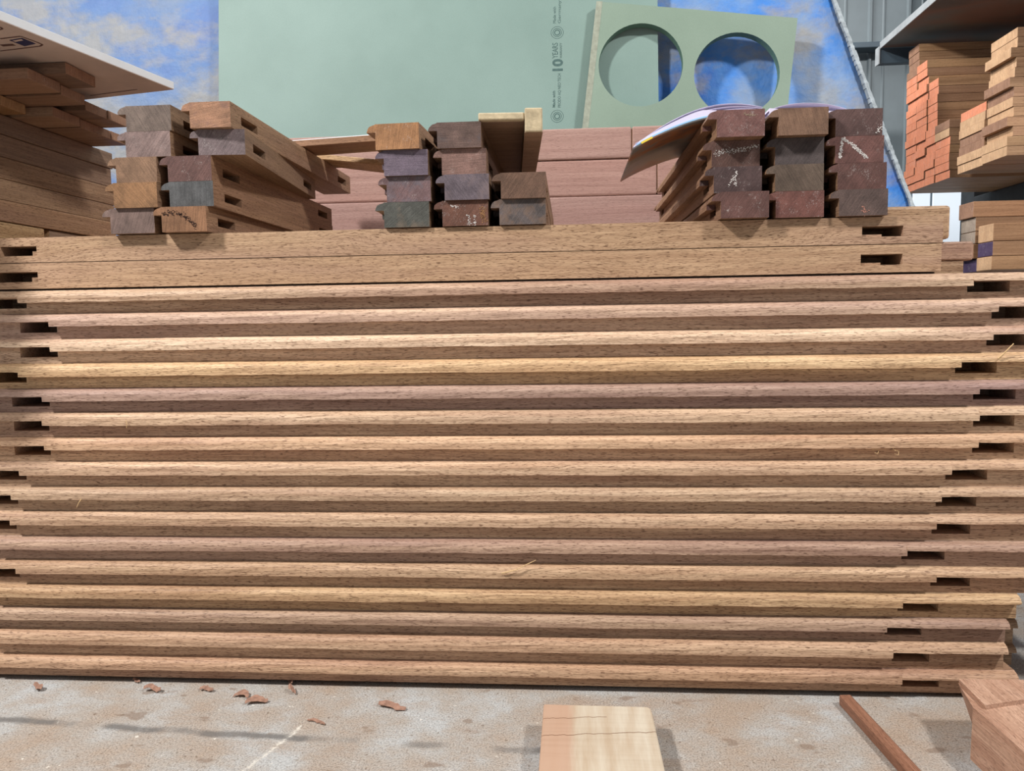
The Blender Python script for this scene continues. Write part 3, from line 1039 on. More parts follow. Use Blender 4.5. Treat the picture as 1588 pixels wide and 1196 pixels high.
# white laminated panel on top
zw = z3_ + .0008
c0 = onZ(270, 139, zw)
c1 = onZ(0, 31.5, zw)
e1 = (c1-c0)
ln = e1.length
e1.normalize()
ang = math.atan2(e1.y, e1.x)
tw_ = onY(270, 132, c0.y).z - zw
mw = Matrix.Translation(c0) @ Matrix.Rotation(ang, 4, 'Z')
root = bpy.data.objects.new('laminated_board', None)
COL.objects.link(root)
root.matrix_world = mw
tag(root, 'white laminated panel lying flat on the slats at upper left, printed underneath', 'board')
tw_ = .0145
PW, PL = .62, .42
mb = MB()
mb.box((0, -PW, .001), (PL, 0, tw_))
mb.build('laminated_sheet', M['white'], root, bevel=.0005)
mb = MB()
mb.box((.0005, -PW+.0005, 0), (PL-.0005, -.0005, .001))
u = mb.build('unfinished_underside', M['under'], root)
u['label'] = 'dull beige underside'
inv = mw.inverted()


def onpanel(x_, y_):
    return inv @ onZ(x_, y_, zw)


def strip(pts, wdt, name, mat, closed=True):
    mb = MB()
    P = [onpanel(*p) for p in pts]
    n = len(P)
    for i in range(n if closed else n-1):
        a, b = P[i], P[(i+1) % n]
        d = (b-a)
        if d.length < 1e-5:
            continue
        nn = Vector((-d.y, d.x, 0)).normalized()*wdt
        mb.poly([a-nn+Vector((0, 0, -.0003)), b-nn+Vector((0, 0, -.0003)), b+nn+Vector((0, 0, -.0003)), a+nn+Vector((0, 0, -.0003))], (0, 0, -1))
    return mb.build(name, mat, root)


strip([(0, 60), (32, 56), (58, 65.5), (66, 69), (62, 71.5), (0, 79)], .0016, 'printed_frame', M['print'], False)
mb = MB()
P = [onpanel(*p) for p in ((14, 62), (34, 58.5), (56, 67.5), (38, 71.5))]
mb.poly([p + Vector((0, 0, -.0004)) for p in P], (0, 0, -1))
mb.build('printed_emblem', M['navy'], root)
mb = MB()
P = [onpanel(*p) for p in ((19, 62.5), (33, 60), (36, 62), (24, 64.5))]
mb.poly([p + Vector((0, 0, -.0006)) for p in P], (0, 0, -1))
mb.build('printed_emblem_mark', M['under'], root)
strip([(2, 70.5), (22, 69)], .004, 'printed_line', M['print'], False)
strip([(-6, 40), (2, 42.5), (4, 44.5), (-4, 47)], .0016, 'printed_frame', M['print'], False)
strip([(140, 148), (213, 138.5)], .0016, 'printed_line', M['print'], False)

# ------------------------------------------------------------------ planed reddish boards behind the blocks
YRD = .745
rx0, rx1 = onY(215, 250, YRD).x, onY(1330, 250, YRD).x
zt_r = [onY(900, y_, YRD).z for y_ in (198.5, 247.5, 304.5)]
print('red', zt_r)
zr_ = [zt_r[0], zt_r[1], zt_r[2], zt_r[2]-.0925]
while zr_[-1] > .14:
    zr_.append(zr_[-1]-.0925)
zr_.append(.0)
j1, j2 = onY(979.5, 220, YRD).x, onY(1019, 270, YRD).x
spec = []
for k in range(len(zr_)-1):
    if k == 0:
        spec += [(k, rx0, j1, 'long'), (k, j1+.0008, rx1, 'short')]
    elif k == 1:
        spec += [(k, rx0, j2, 'long'), (k, j2+.0008, rx1, 'short')]
    else:
        spec.append((k, rx0, rx1, ''))
rl = {(0, 'long'): 'long pinkish red board at the top of the planed stack, under the green sheet',
      (0, 'short'): 'short pinkish red board at the planed stack top, partly behind the open book',
      (1, 'long'): 'long pinkish red board in the second row of the planed stack behind the blocks',
      (1, 'short'): 'short pinkish red board in the second row, butted behind the book cover',
      (2, ''): 'pinkish red board in the third row of the planed stack, just above the flat-edged board'}
for k, a, b, s in spec:
    mb = MB()
    mb.box((a, 0, zr_[k+1]+.0006), (b, .095, zr_[k]), 0, 1)
    o = mb.build('planed_board', [M['red'], M['rackend_brown']], bevel=.0045)
    place(o, (0, YRD + (.004 if k == 1 else .001*k), 0))
    colr(o, [(1.0, .97, .95), (1.02, .95, .92), (.97, .93, .93)][k] if k < 3 else (.95, .9, .9))
    tag(o, rl.get((k, s), 'planed reddish board low in the stack hidden behind the front timbers'), 'timber', 'planed reddish boards behind the blocks')
ZRT = zr_[0]

# ------------------------------------------------------------------ green sheets
lean = math.tan(rad(6))
n_ = Vector((0, -1, lean)).normalized()
P0 = Vector((0, .93, 0.02))
ux = Vector((1, 0, 0))
uz = Vector((0, lean, 1)).normalized()
a = onP(338.5, 100, P0, n_)
b = onP(1021, 100, P0, n_)
root = bpy.data.objects.new('green_sheet', None)
COL.objects.link(root)
mwG = Matrix.Identity(4)
for i, v in enumerate((ux, -n_, uz)):
    for r in range(3):
        mwG[r][i] = v[r]
mwG.translation = Vector((a.x, P0.y, 0.0)) + Vector((0, -.0004, .002))
root.matrix_world = mwG
tag(root, 'large plain green board sheet leaning behind the timber, printed near its right edge', 'board')
mb = MB()
gw = b.x - a.x
mb.box((0, 0, 0), (gw, .018, 1.66))
mb.build('sheet', M['mdf'], root, bevel=.001)
invG = mwG.inverted()
fnt = bpy.data.curves.new('f', 'FONT')


def text_mesh(body, name, mat, parent, origin, ang_, size, fit=None, bold=0.0):
    """lettering lying in the parent's local xz plane, facing local -y"""
    cu = bpy.data.curves.new(name, 'FONT')
    cu.body = body
    cu.size = 1.0
    cu.offset = bold
    tmp = bpy.data.objects.new(name, cu)
    COL.objects.link(tmp)
    bpy.context.view_layer.update()
    me = bpy.data.meshes.new_from_object(tmp.evaluated_get(bpy.context.evaluated_depsgraph_get()))
    COL.objects.unlink(tmp)
    bpy.data.objects.remove(tmp)
    xs = [v.co.x for v in me.vertices]
    ys = [v.co.y for v in me.vertices]
    hh = max(ys)
    ww = max(xs)-min(xs)
    sy = size/hh
    sx2 = fit/ww if fit else sy
    ca, sa = math.cos(ang_), math.sin(ang_)
    x00 = min(xs)
    for v in me.vertices:
        x_, z_ = (v.co.x-x00)*sx2, v.co.y*sy
        v.co = (origin[0] + x_*ca - z_*sa, -.0004, origin[1] + x_*sa + z_*ca)
    me.materials.clear()
    me.materials.append(mat)
    o = bpy.data.objects.new(name, me)
    COL.objects.link(o)
    o.parent = parent
    return o


def gl_(x_, y_):
    p = invG @ onP(x_, y_, P0 + Vector((0, -.0004, 0)), n_)
    return (p.x, p.z)


def gtext(body, xb, y0, y1, cap, name, bold=0.0):
    # reads upward: starts at pixel (xb, y0) and ends at y1, cap height in px to the left of the baseline xb
    o0, o1 = gl_(xb, y0), gl_(xb, y1)
    c_ = gl_(xb-cap, y0)
    a_ = math.atan2(o1[1]-o0[1], o1[0]-o0[0])
    return text_mesh(body, name, M['green_ink'], root, o0, a_, math.dist(o0, c_), math.dist(o0, o1), bold)


gtext('10', 872, 109.5, 91, 15.5, 'printed_lettering', .035)
gtext('YEARS', 865, 90, 66, 8.5, 'printed_lettering', .005)
gtext('WARRANTY', 871.5, 90, 66, 3.6, 'printed_lettering')
gtext('Made with', 861, 166, 140.5, 4.4, 'printed_lettering', .01)
gtext('PRODO AQ NEO TECH', 869.5, 166, 113.5, 4.4, 'printed_lettering')
gtext('Made with', 862, 35.5, 10, 4.4, 'printed_lettering')
gtext('Germany', 869.5, 35.5, 0, 4.4, 'printed_lettering')


def ring(cx, cy, r0, r1, name):
    mb = MB()
    c_ = gl_(cx, cy)
    s = math.dist(c_, gl_(cx+10, cy))/10
    for i in range(32):
        t0, t1 = 2*math.pi*i/32, 2*math.pi*(i+1)/32
        mb.poly([(c_[0]+math.cos(t)*r*s, -.0004, c_[1]+math.sin(t)*r*s) for t, r in ((t0, r0), (t1, r0), (t1, r1), (t0, r1))], (0, -1, 0))
    return mb.build(name, M['green_ink'], root)


for cy in (180, 50):
    ring(864, cy, 9.2, 9.8, 'printed_emblem')
    ring(864, cy, 3.2, 4.6, 'printed_emblem')
    ring(864, cy, 6.0, 6.8, 'printed_emblem')

# holed green panel standing on the reddish boards in front of the sheet
lean2 = math.tan(rad(6))
P1 = Vector((0, .895, 0))
n2 = Vector((0, -1, lean2)).normalized()
uz2 = Vector((0, lean2, 1)).normalized()
mwH = Matrix.Identity(4)
for i, v in enumerate((ux, -n2, uz2)):
    for r in range(3):
        mwH[r][i] = v[r]
mwH.translation = P1
invH = mwH.inverted()


def hl(x_, y_):
    p = invH @ onP(x_, y_, P1, n2)
    return (p.x, p.z)


bl_, tl_, tr_ = hl(903, 197), hl(925, 2), hl(1237, 28)
br_ = hl(1224.5, 190)
# the panel runs down behind the reddish boards to the floor
ed = ((tl_[0]-bl_[0]), (tl_[1]-bl_[1]))
f_ = .034/math.hypot(*ed)
drop = (tr_[1]-.001)/ed[1]
bl_ = (tl_[0]-ed[0]*drop, tl_[1]-ed[1]*drop)
br_ = (tr_[0]-ed[0]*drop, tr_[1]-ed[1]*drop)
h1c, h2c = hl(993.5, 100.5), hl(1142.5, 115)
r1 = (hl(1059, 100)[0]-hl(928, 100)[0])/2
r2 = (hl(1209, 115)[0]-hl(1076, 115)[0])/2
TH = .026


def holed_panel(outer, holes, th, name, mats, parent):
    """flat plate in local xz with round holes, split into one cell per hole"""
    mb = MB()
    (bl, tl, tr, br) = outer
    N = 48
    xm = (holes[0][0][0] + holes[1][0][0])/2

    def edge_pt(p, q, x_):
        f = (x_-p[0])/(q[0]-p[0])
        return (x_, p[1]+(q[1]-p[1])*f)
    mt, mbm = edge_pt(tl, tr, xm), edge_pt(bl, br, xm)
    cells = [((bl, tl, mt, mbm), holes[0]), ((mbm, mt, tr, br), holes[1])]
    for cell, (c, r) in cells:
        cell_c = list(cell)

        def hit(ang_):
            d = (math.cos(ang_), math.sin(ang_))
            best = None
            for i in range(4):
                p, q = cell_c[i], cell_c[(i+1) % 4]
                ex, ez = q[0]-p[0], q[1]-p[1]
                den = d[0]*ez - d[1]*ex
                if abs(den) < 1e-9:
                    continue
                t = ((p[0]-c[0])*ez - (p[1]-c[1])*ex)/den
                s = ((p[0]-c[0])*d[1] - (p[1]-c[1])*d[0])/den
                if t > 0 and -1e-6 <= s <= 1+1e-6 and (best is None or t < best):
                    best = t
            return (c[0]+d[0]*best, c[1]+d[1]*best)
        angs = sorted([2*math.pi*i/N for i in range(N)] + [math.atan2(p[1]-c[1], p[0]-c[0]) % (2*math.pi) for p in cell_c])
        for a_, b_ in zip(angs, angs[1:] + [angs[0]+2*math.pi]):
            if b_-a_ < 1e-6:
                continue
            ia, ib = (c[0]+r*math.cos(a_), c[1]+r*math.sin(a_)), (c[0]+r*math.cos(b_), c[1]+r*math.sin(b_))
            oa, ob = hit(a_), hit(b_)
            mb.poly([(ia[0], 0, ia[1]), (ib[0], 0, ib[1]), (ob[0], 0, ob[1]), (oa[0], 0, oa[1])], (0, -1, 0), 0)
            mb.poly([(ia[0], th, ia[1]), (ib[0], th, ib[1]), (ob[0], th, ob[1]), (oa[0], th, oa[1])], (0, 1, 0), 0)
            m = ((ia[0]+ib[0])/2-c[0], (ia[1]+ib[1])/2-c[1])
            mb.poly([(ia[0], 0, ia[1]), (ib[0], 0, ib[1]), (ib[0], th, ib[1]), (ia[0], th, ia[1])], (-m[0], 0, -m[1]), 1)
    cc = ((bl[0]+tr[0])/2, (bl[1]+tr[1])/2)
    for p, q in ((bl, tl), (tl, tr), (tr, br), (br, bl)):
        m = ((p[0]+q[0])/2-cc[0], (p[1]+q[1])/2-cc[1])
        mb.poly([(p[0], 0, p[1]), (q[0], 0, q[1]), (q[0], th, q[1]), (p[0], th, p[1])], (m[0], 0, m[1]), 2)
    return mb.build(name, mats, parent)


root2 = bpy.data.objects.new('holed_panel', None)
COL.objects.link(root2)
root2.matrix_world = mwH
tag(root2, 'smaller green board with two large round holes, leaning in front of the large sheet', 'board')
M['mdf_rim'] = mdf('green_mdf_sawn_rim', (100, 130, 116))
holed_panel((bl_, tl_, tr_, br_), ((h1c, r1), (h2c, r2)), TH, 'board', [M['mdf2'], M['mdf_rim'], M['mdf_edge']], root2)
mb = MB()
wv = .017
mb.poly([(bl_[0], -.0004, bl_[1]), (tl_[0], -.0004, tl_[1]), (tl_[0]+wv, -.0004, tl_[1]-.001), (bl_[0]+wv, -.0004, bl_[1])], (0, -1, 0))
s_ = mb.build('rough_edge_band', M['mdf_edge'], root2)
s_['label'] = 'rough paler band along the left edge'

# ------------------------------------------------------------------ blue mottled sheet behind
LB = math.tan(rad(6))
PB = Vector((0, .98, 0))
nB = Vector((0, -1, LB)).normalized()
e0 = onP(1288, -10, PB, nB)
e1_ = onP(1412, 316, PB, nB)
sl = (e1_.x-e0.x)/(e1_.z-e0.z)


def edge_x(z):
    return e0.x + sl*(z-e0.z)


NX, NZ = 60, 40
zt_, zb_ = 1.62, .004
xl_ = -2.6
rnd = [[random.uniform(-1, 1) for _ in range(NZ+2)] for _ in range(NX+2)]
ej = [random.uniform(-.005, .005) for _ in range(NZ+1)]
grid = []
for i in range(NX+1):
    colm = []
    for j in range(NZ+1):
        z = zb_ + (zt_-zb_)*j/NZ
        xr = edge_x(z) + ej[j]
        x_ = xl_ + (xr-xl_)*i/NX
        wob = .006*math.sin(x_*5.3+z*3)+.004*math.sin(z*9-x_*4)+.002*rnd[i][j]
        colm.append(Vector((x_, 0.98 + z*LB + wob, z)))
    grid.append(colm)
mb = MB()
back = Vector((0, .012, 0))
for i in range(NX):
    for j in range(NZ):
        q = [grid[i][j], grid[i+1][j], grid[i+1][j+1], grid[i][j+1]]
        mb.poly(q, (0, -1, 0), 1 if i == NX-1 and False else 0, True)
        mb.poly([p+back for p in q], (0, 1, 0), 0, True)
for j in range(NZ):
    mb.poly([grid[NX][j], grid[NX][j+1], grid[NX][j+1]+back, grid[NX][j]+back], (1, 0, 0), 1)
    mb.poly([grid[0][j], grid[0][j+1], grid[0][j+1]+back, grid[0][j]+back], (-1, 0, 0), 1)
for i in range(NX):
    mb.poly([grid[i][NZ], grid[i+1][NZ], grid[i+1][NZ]+back, grid[i][NZ]+back], (0, 0, 1), 1)
    mb.poly([grid[i][0], grid[i+1][0], grid[i+1][0]+back, grid[i][0]+back], (0, 0, -1), 1)
o = mb.build('blue_sheet', [M['blue'], M['blue_edge']], weld=True)
tag(o, 'mottled sky-blue and grey sheet standing behind the green boards', 'sheet')
mb = MB()
for j in range(NZ*3):
    z0_, z1_b = zb_ + (zt_-zb_)*j/(NZ*3), zb_ + (zt_-zb_)*(j+1)/(NZ*3)
    x0_, x1_ = edge_x(z0_), edge_x(z1_b)
    w0 = .003+.002*abs(math.sin(j*.37))+random.uniform(0, .002)
    w1 = .003+.002*abs(math.sin((j+1)*.37))
    yy0, yy1 = 0.98+z0_*LB-.009, 0.98+z1_b*LB-.009
    mb.prism([(x0_-w0, yy0, z0_), (x0_+.004+random.uniform(0, .003), yy0, z0_), (x0_+.004, yy0+.02, z0_), (x0_-w0, yy0+.02, z0_)],
             [(x1_-w1, yy1, z1_b), (x1_+.004+random.uniform(0, .003), yy1, z1_b), (x1_+.004, yy1+.02, z1_b), (x1_-w1, yy1+.02, z1_b)])
f = mb.build('frayed_edge', M['blue_edge'], o)
f['label'] = 'whitish frayed right edge'

# ------------------------------------------------------------------ rack at the right with timber piles
ZS = 1.078
XR = 1.30
TB = .0292
GO = 'orange-ended boards on the rack'


def dX(px):
    y = 200
    for _ in range(8):
        P = onX(px, y, XR)
        y += (P.z - (ZS+.2))/((P.y+1.2)/F)
    return P.y


XR = 1.25
ZS = onX(1570, 240, XR).z
TB = (onX(1567, 47, XR).z - ZS)/13.0
print('rack', XR, ZS, TB, [round(dX(p), 3) for p in (1572, 1531, 1489, 1475, 1452, 1437, 1421, 1405)], onX(1405, 123, XR).z, onX(1405, 78, XR).z, onX(1412, 300, XR).z)


def pile(pa, pb, nrows, z0, x0, mats_fn, group, cat, labf, t=None, xlen=1.3, jx=.005):
    t = t or TB
    d0, d1 = dX(pa), dX(pb)
    for r in range(nrows):
        mb = MB()
        mb.box((0, 0, 0), (xlen, d1-d0-.002, t-.0012), 0, 1)
        side, endm, tone = mats_fn(r)
        o = mb.build('rack_board', [side, endm])
        place(o, (x0 + random.uniform(-jx, jx), d0 + random.uniform(0, .0015), z0 + r*t + .0005))
        colr(o, tone)
        tag(o, labf(r, nrows), cat, group)


def cnt(r, n):
    nm = ['bottom', 'second', 'third', 'fourth', 'fifth', 'sixth', 'seventh', 'eighth', 'ninth', 'tenth', 'eleventh', 'twelfth', 'thirteenth',
          'fourteenth', 'fifteenth', 'sixteenth', 'seventeenth', 'eighteenth', 'nineteenth', 'twentieth']
    if r == 0:
        return 'bottom board'
    if r == n-1:
        return 'topmost board'
    return '%s board from the bottom' % nm[r]


def tone_r():
    v = random.uniform(.85, 1.12)
    return (v, v*random.uniform(.94, 1.0), v*random.uniform(.88, .98))


# base: orange cols, d ranges
pile(1421, 1405, 15, ZS, XR, lambda r: (M['rack'], M['orange'], tone_r()), GO, 'timber',
     lambda r, n: 'orange-ended %s in the leftmost column of the rack pile' % cnt(r, n))
pile(1421, 1405, 4, ZS+15*TB, XR, lambda r: (M['rack'], M['rackend_brown'], tone_r()), 'brown boards topping the orange pile', 'timber',
     lambda r, n: 'brown-ended %s of four topping the leftmost orange column' % cnt(r, n))
pile(1437, 1421, 16, ZS, XR-.002, lambda r: (M['rack'], M['orange'], tone_r()), GO, 'timber',
     lambda r, n: 'orange-ended %s in the second and tallest orange column' % cnt(r, n))
pile(1452, 1437, 13, ZS, XR, lambda r: (M['rack'], M['orange'], tone_r()), GO, 'timber',
     lambda r, n: 'orange-ended %s in the third orange column' % cnt(r, n))
pile(1475, 1452, 7, ZS, XR-.002, lambda r: (M['rack'], M['orange'] if r < 5 else (M['rackend'] if r == 5 else M['rackend_brown']), tone_r()), GO, 'timber',
     lambda r, n: ('orange-ended %s' if r < 5 else 'brown-ended %s') % cnt(r, n) + ' in the low pile right of the orange columns')
pile(1529, 1489, 7, ZS, XR, lambda r: (M['rack'], [M['rackend'], M['rackend'], M['rackend_brown'], M['rackend_brown'], M['rackend'], M['rackend'], M['orange']][r], tone_r()),
     'short pile of bare-ended boards on the rack', 'timber',
     lambda r, n: ('orange-topped %s' if r == 6 else 'bare-ended %s') % cnt(r, n) + ' in the short pile between orange and tall bare piles')
pile(1572, 1531, 13, ZS, XR-.002, lambda r: (M['rack'], M['rackend_brown'] if r in (3, 6, 7) else M['rackend'], tone_r()),
     'tall pile of bare-ended boards on the rack', 'timber',
     lambda r, n: 'bare-ended %s in the tall pile at the right frame edge' % cnt(r, n), jx=.012)

# rack steelwork
root = bpy.data.objects.new('storage_rack', None)
COL.objects.link(root)
root.location = (onY(1535, 305, 1.8).x, dX(1405), 0)
tag(root, 'dark steel cantilever rack carrying the boards at the right', 'rack')
for xa in (0.02, 1.0):
    mb = MB()
    mb.box((xa, .12, 0), (xa+.09, .22, 2.2))
    mb.build('post', M['steel'], root, bevel=.003)
    mb = MB()
    mb.box((xa, -.95, ZS-.062), (xa+.09, .12, ZS))
    mb.build('arm', M['steel'], root, bevel=.003)
    mb = MB()
    mb.prism([(xa+.02, .11, ZS-.36), (xa+.07, .11, ZS-.36), (xa+.07, .119, ZS-.36), (xa+.02, .119, ZS-.36)],
             [(xa+.02, -.17, ZS-.062), (xa+.07, -.17, ZS-.062), (xa+.07, -.12, ZS-.062), (xa+.02, -.12, ZS-.062)])
    mb.build('brace', M['steel'], root)
    mb = MB()
    mb.box((xa, -.64, .66), (xa+.09, .12, .7195))
    mb.build('arm', M['steel'], root, bevel=.003)

# sheet overhead
Yf = 3.12-1.2
far = onY(1366, 74, Yf)
zsheet = far.z
nearp = onZ(1450, 1, zsheet)
root = bpy.data.objects.new('overhead_shelf', None)
COL.objects.link(root)
root.location = (far.x, far.y, zsheet)
tag(root, 'stained shelf sheet above the boards at upper right, with a bright metal edge', 'shelf')
sk = (nearp.x-far.x)/(nearp.y-far.y)
NY = -1.3
mb = MB()
mb.prism([(0, 0, 0), (2.2, 0, 0), (2.2, NY, 0), (sk*NY, NY, 0)], [(0, 0, .016), (2.2, 0, .016), (2.2, NY, .016), (sk*NY, NY, .016)])
k = NT('stained_ply')
v = k.coords(False)
a = k.noise(k.smap(v, (2.0, 3.2, 1)), 1.0, 3, .5)
base = k.ramp(a, [(.38, lin((104, 100, 98))), (.5, lin((140, 112, 102))), (.62, lin((120, 122, 120)))])
M['ply'] = k.out(base, .7, .2)
mb.build('sheet', M['ply'], root)
mb = MB()
mb.prism([(-.004, .0, -.004), (.0, .0, -.004), (sk*NY, NY, -.004), (sk*NY-.004, NY, -.004)], [(-.004, .0, .020), (.0, .0, .020), (sk*NY, NY, .020), (sk*NY-.004, NY, .020)])
e = mb.build('metal_edge', M['galv'], root)
e['label'] = 'bright metal edge strip'
mb = MB()
mb.box((-.004, .002, -.058), (2.2, .03, -.0005))
mb.build('rear_beam', M['girt'], root, bevel=.002)
mb = MB()
mb.box((-.008, -.004, -.06), (-.004, .032, .004))
mb.build('end_plate', M['galv'], root)

# low pile at right, behind the pinkish board end
GP = 'boards in the low pile at the right'


def lowp(x0, d0, d1, z0, z1, side, endm, label, tone=(1, 1, 1)):
    mb = MB()
    mb.box((0, 0, 0), (1.2, d1-d0-.002, z1-z0-.001), 0, 1)
    o = mb.build('pile_board', [side, endm], bevel=.002)
    place(o, (x0, d0-1.2, z0+.0005))
    colr(o, tone)
    tag(o, label, 'timber', GP)


def zat(y_, x_, d):
    return onY(x_, y_, d-1.2).z


d0, d1 = 2.36, 2.445
xa = onY(1540, 370, d0-1.2).x
za = [zat(346, 1540, d0), zat(374, 1540, d0), zat(397, 1540, d0), zat(419, 1540, d0)]
lowp(xa, d0, d1, za[1], za[0], M['rack'], M['rackend'], 'tan-ended board on top of the front low pile, above the purple end', (.82, .74, .66))
lowp(xa, d0, d1, za[2], za[1], M['rack'], M['purple'], 'purple-ended board in the middle of the front low pile', (.8, .74, .68))
lowp(xa-.002, d0, d1, .7200, za[2], M['rack'], M['rackend'], 'tan-ended board beneath the purple end in the front low pile', (.9, .84, .74))
d2, d3 = 2.47, 2.56
xb = onY(1511, 340, d2-1.2).x
zb3 = [zat(312, 1511, d2), zat(337, 1511, d2), zat(359, 1511, d2), zat(378, 1511, d2)]
lowp(xb-.004, d2, d3, zb3[1], zb3[0], M['rack'], M['rackend_brown'], 'brown board topping the rear low pile under the steel arm', (.9, .8, .72))
lowp(xb+.004, d2, d3, zb3[2], zb3[1], M['rack'], M['rackend_grey'], 'upper grey-ended board in the rear low pile', (.8, .74, .68))
lowp(xb+.004, d2, d3, zb3[3], zb3[2], M['rack'], M['rackend_grey'], 'lower grey-ended board with a chalk mark in the rear low pile', (.8, .74, .68))
lowp(xb, d2, d3, zb3[3]-.045, zb3[3]-.0005, M['rack'], M['rackend_brown'], 'brown board end half hidden behind the pinkish board end', (.8, .72, .66))
xc = onY(1515, 411, d2-1.2).x
lowp(xc, d2, d3, .7200, zb3[3]-.0455, M['rack'], M['purple'], 'purple-ended board low down beside the narrow tan board end', (.8, .74, .68))

# pale panels low on the back wall, made bright by emission
k = NT('daylight_panel')
k.b.inputs['Emission Color'].default_value = (.80, .90, 1.0, 1)
k.b.inputs['Emission Strength'].default_value = .62
GLOW = k.out(lin((200, 208, 216)), .5, .2)
for k_, (xa_, xb_) in enumerate(((1416, 1441.5), (1446.5, 1760))):
    Yw = WY - .03
    p0, p1 = onY(xa_, 340, Yw), onY(xb_, 340, Yw)
    mb = MB()
    mb.box((p0.x, Yw, .25), (p1.x, Yw+.012, 1.3))
    o = mb.build('window_%d' % (k_+1), GLOW)
    tag(o, ['narrow strip of translucent daylight panel in the back wall, beside the blue sheet', 'broad translucent daylight panel in the back wall, behind the low timber piles'][k_], kind='structure')

# ------------------------------------------------------------------ things on the floor in front
# pale beam offcut
zc = .042
A, B = onZ(843, 1092, zc), onZ(1010, 1097, zc)
mb = MB()
w_ = B.x - A.x
poly = [(0, 0), (w_-.006, -.0015), (w_-.001, -.006), (w_, -.02), (w_+.002, -.42), (-.002, -.42)]
mb.prism([(x_, y_, 0) for x_, y_ in poly], [(x_, y_, zc) for x_, y_ in poly])
k = NT('cream_offcut')
v = k.coords(False)
sx = k.n('ShaderNodeSeparateXYZ')
k.l(v, sx.inputs[0])
nz = k.noise(k.smap(v, (60, 6, 30)), 1.0, 4, .6)
base = k.ramp(nz, [(.3, lin((184, 164, 140))), (.7, lin((204, 193, 174)))])
heart = k.ramp(k.math('ADD', sx.outputs[0], k.math('MULTIPLY', nz, .01)), [(.040, WHITE), (.052, BLACK)])
base = k.mix(base, lin((184, 148, 124)), k.math('MULTIPLY', heart, .85))
rib = k.noise(k.smap(v, (8, 130, 8)), 1.0, 2)
base = k.mix(base, k.ramp(rib, [(.3, (.9, .88, .86, 1)), (.6, WHITE)]), .6, 'MULTIPLY')
# drying cracks across the grain
for yc, xa_, xb_, th in ((-.042, -.01, .09, .0007), (-.086, -.01, .2, .0008)):
    wob = k.math('MULTIPLY', k.math('SUBTRACT', k.noise(k.smap(v, (40, 1, 1)), 1.0, 3), .5), .012)
    tilt = k.math('MULTIPLY', sx.outputs[0], .10)
    dd = k.math('ABSOLUTE', k.math('SUBTRACT', k.math('ADD', sx.outputs[1], wob), k.math('ADD', tilt, yc)))
    lnm = k.math('LESS_THAN', dd, th)
    rg = k.math('LESS_THAN', sx.outputs[0], xb_)
    base = k.mix(base, lin((110, 78, 56)), k.math('MULTIPLY', k.math('MULTIPLY', lnm, rg), .85))
k.bump(nz, .3, .001)
o = mb.build('beam_offcut', k.out(base, .65, .2), weld=True, bevel=.0025)
place(o, (A.x, A.y, 0.0005))
tag(o, 'cream and pink timber offcut lying on the floor in front of the stack', 'timber')

# thin stick
s0, s1 = onZ(1310, 1076, .018), onZ(1424, 1200, .018)
dv = (s1-s0)
L = dv.length + .15
mb = MB()
mb.box((0, -.009, 0), (L, .009, .0165))
o = mb.build('thin_stick', M['sticky'], bevel=.002)
place(o, (s0.x, s0.y, .0005), math.atan2(dv.y, dv.x))
colr(o, (1.1, 1.0, .95))
tag(o, 'thin dark brown stick lying on the floor, running out from under the stack', 'stick')

# reddish brown block
bB = onZ(1504.5, 1178, 0)
zT = onY(1506, 1097, bB.y).z
T1 = Vector((bB.x+.001, bB.y, zT))
T0 = onZ(1486, 1053, zT + .006)
T2 = onZ(1588, 1166, zT)
T2 = T1 + (T2-T1)*2.2
T3 = T2 + Vector((.25, .12, 0))
T4 = Vector((T3.x, T0.y+.004, zT))
sh = Vector((.022, -.012, 0))
low = [bB, bB + (Vector((T2.x, T2.y, 0))-Vector((T1.x, T1.y, 0))), Vector((T3.x, T3.y, 0)), Vector((T4.x, T4.y, 0)), Vector((T0.x, T0.y, 0))+sh]
hi = [T1, T2, T3, T4, Vector((T0.x, T0.y, zT))]
org = Vector((T1.x, T1.y, 0))
mb = MB()
mb.prism([p-org+Vector((0, 0, .0005)) for p in low], [p-org for p in hi])
# raised split layer on its rear half
S1 = onZ(1527.5, 1094, zT+.006)
S0 = T0
S2 = onZ(1588, 1085, zT+.006)
S2 = S1 + (S2-S1)*3
S3 = Vector((S2.x, S0.y+.002, zT+.006))
lay = [S0, S1, S2, S3]
mb.prism([Vector((p.x, p.y, zT-.001))-org + Vector((.002, 0, 0)) for p in lay], [p-org for p in lay])
ob = mb.build('timber_block', M['block'])
for v in ob.data.vertices:     # grain along the block's long diagonal
    pass
an = math.atan2((T2-T1).y, (T2-T1).x)
ob.data.transform(Matrix.Rotation(-an, 4, 'Z'))
place(ob, org, an)
tag(ob, 'split reddish brown timber block standing on the floor at lower right', 'timber')

# shavings on the floor
GSV = 'dry wood shavings on the floor'
shv = [(374, 1081, 22, 8, .4, 'folded pinkish shaving on the floor, left of the largest curled one'),
       (398, 1091, 30, 9, .5, 'largest curled brown shaving on the floor in front of the stack'),
       (608, 1098, 42, 9, .35, 'long pale pointed shaving on the floor near the stack middle'),
       (490, 1121, 29, 4, .1, 'flat reddish chip on the floor between the dark streaks'),
       (236, 1073, 24, 6, .6, 'brown curled shaving on the floor near the left of the stack'),
       (212, 1057, 13, 4, .2, 'small pale chip touching the dark gap under the stack at left'),
       (448, 1060, 16, 5, .5, 'shaving half under the stack, right of the pinkish ones'),
       (453, 1075, 9, 9, .7, 'tiny upright brown splinter on the floor below the half hidden shaving'),
       (320, 1072, 20, 6, .3, 'cream twisted shaving on the floor beside small brown chips'),
       (60, 1068, 18, 6, .5, 'star shaped brown shaving on the floor near the left frame edge')]
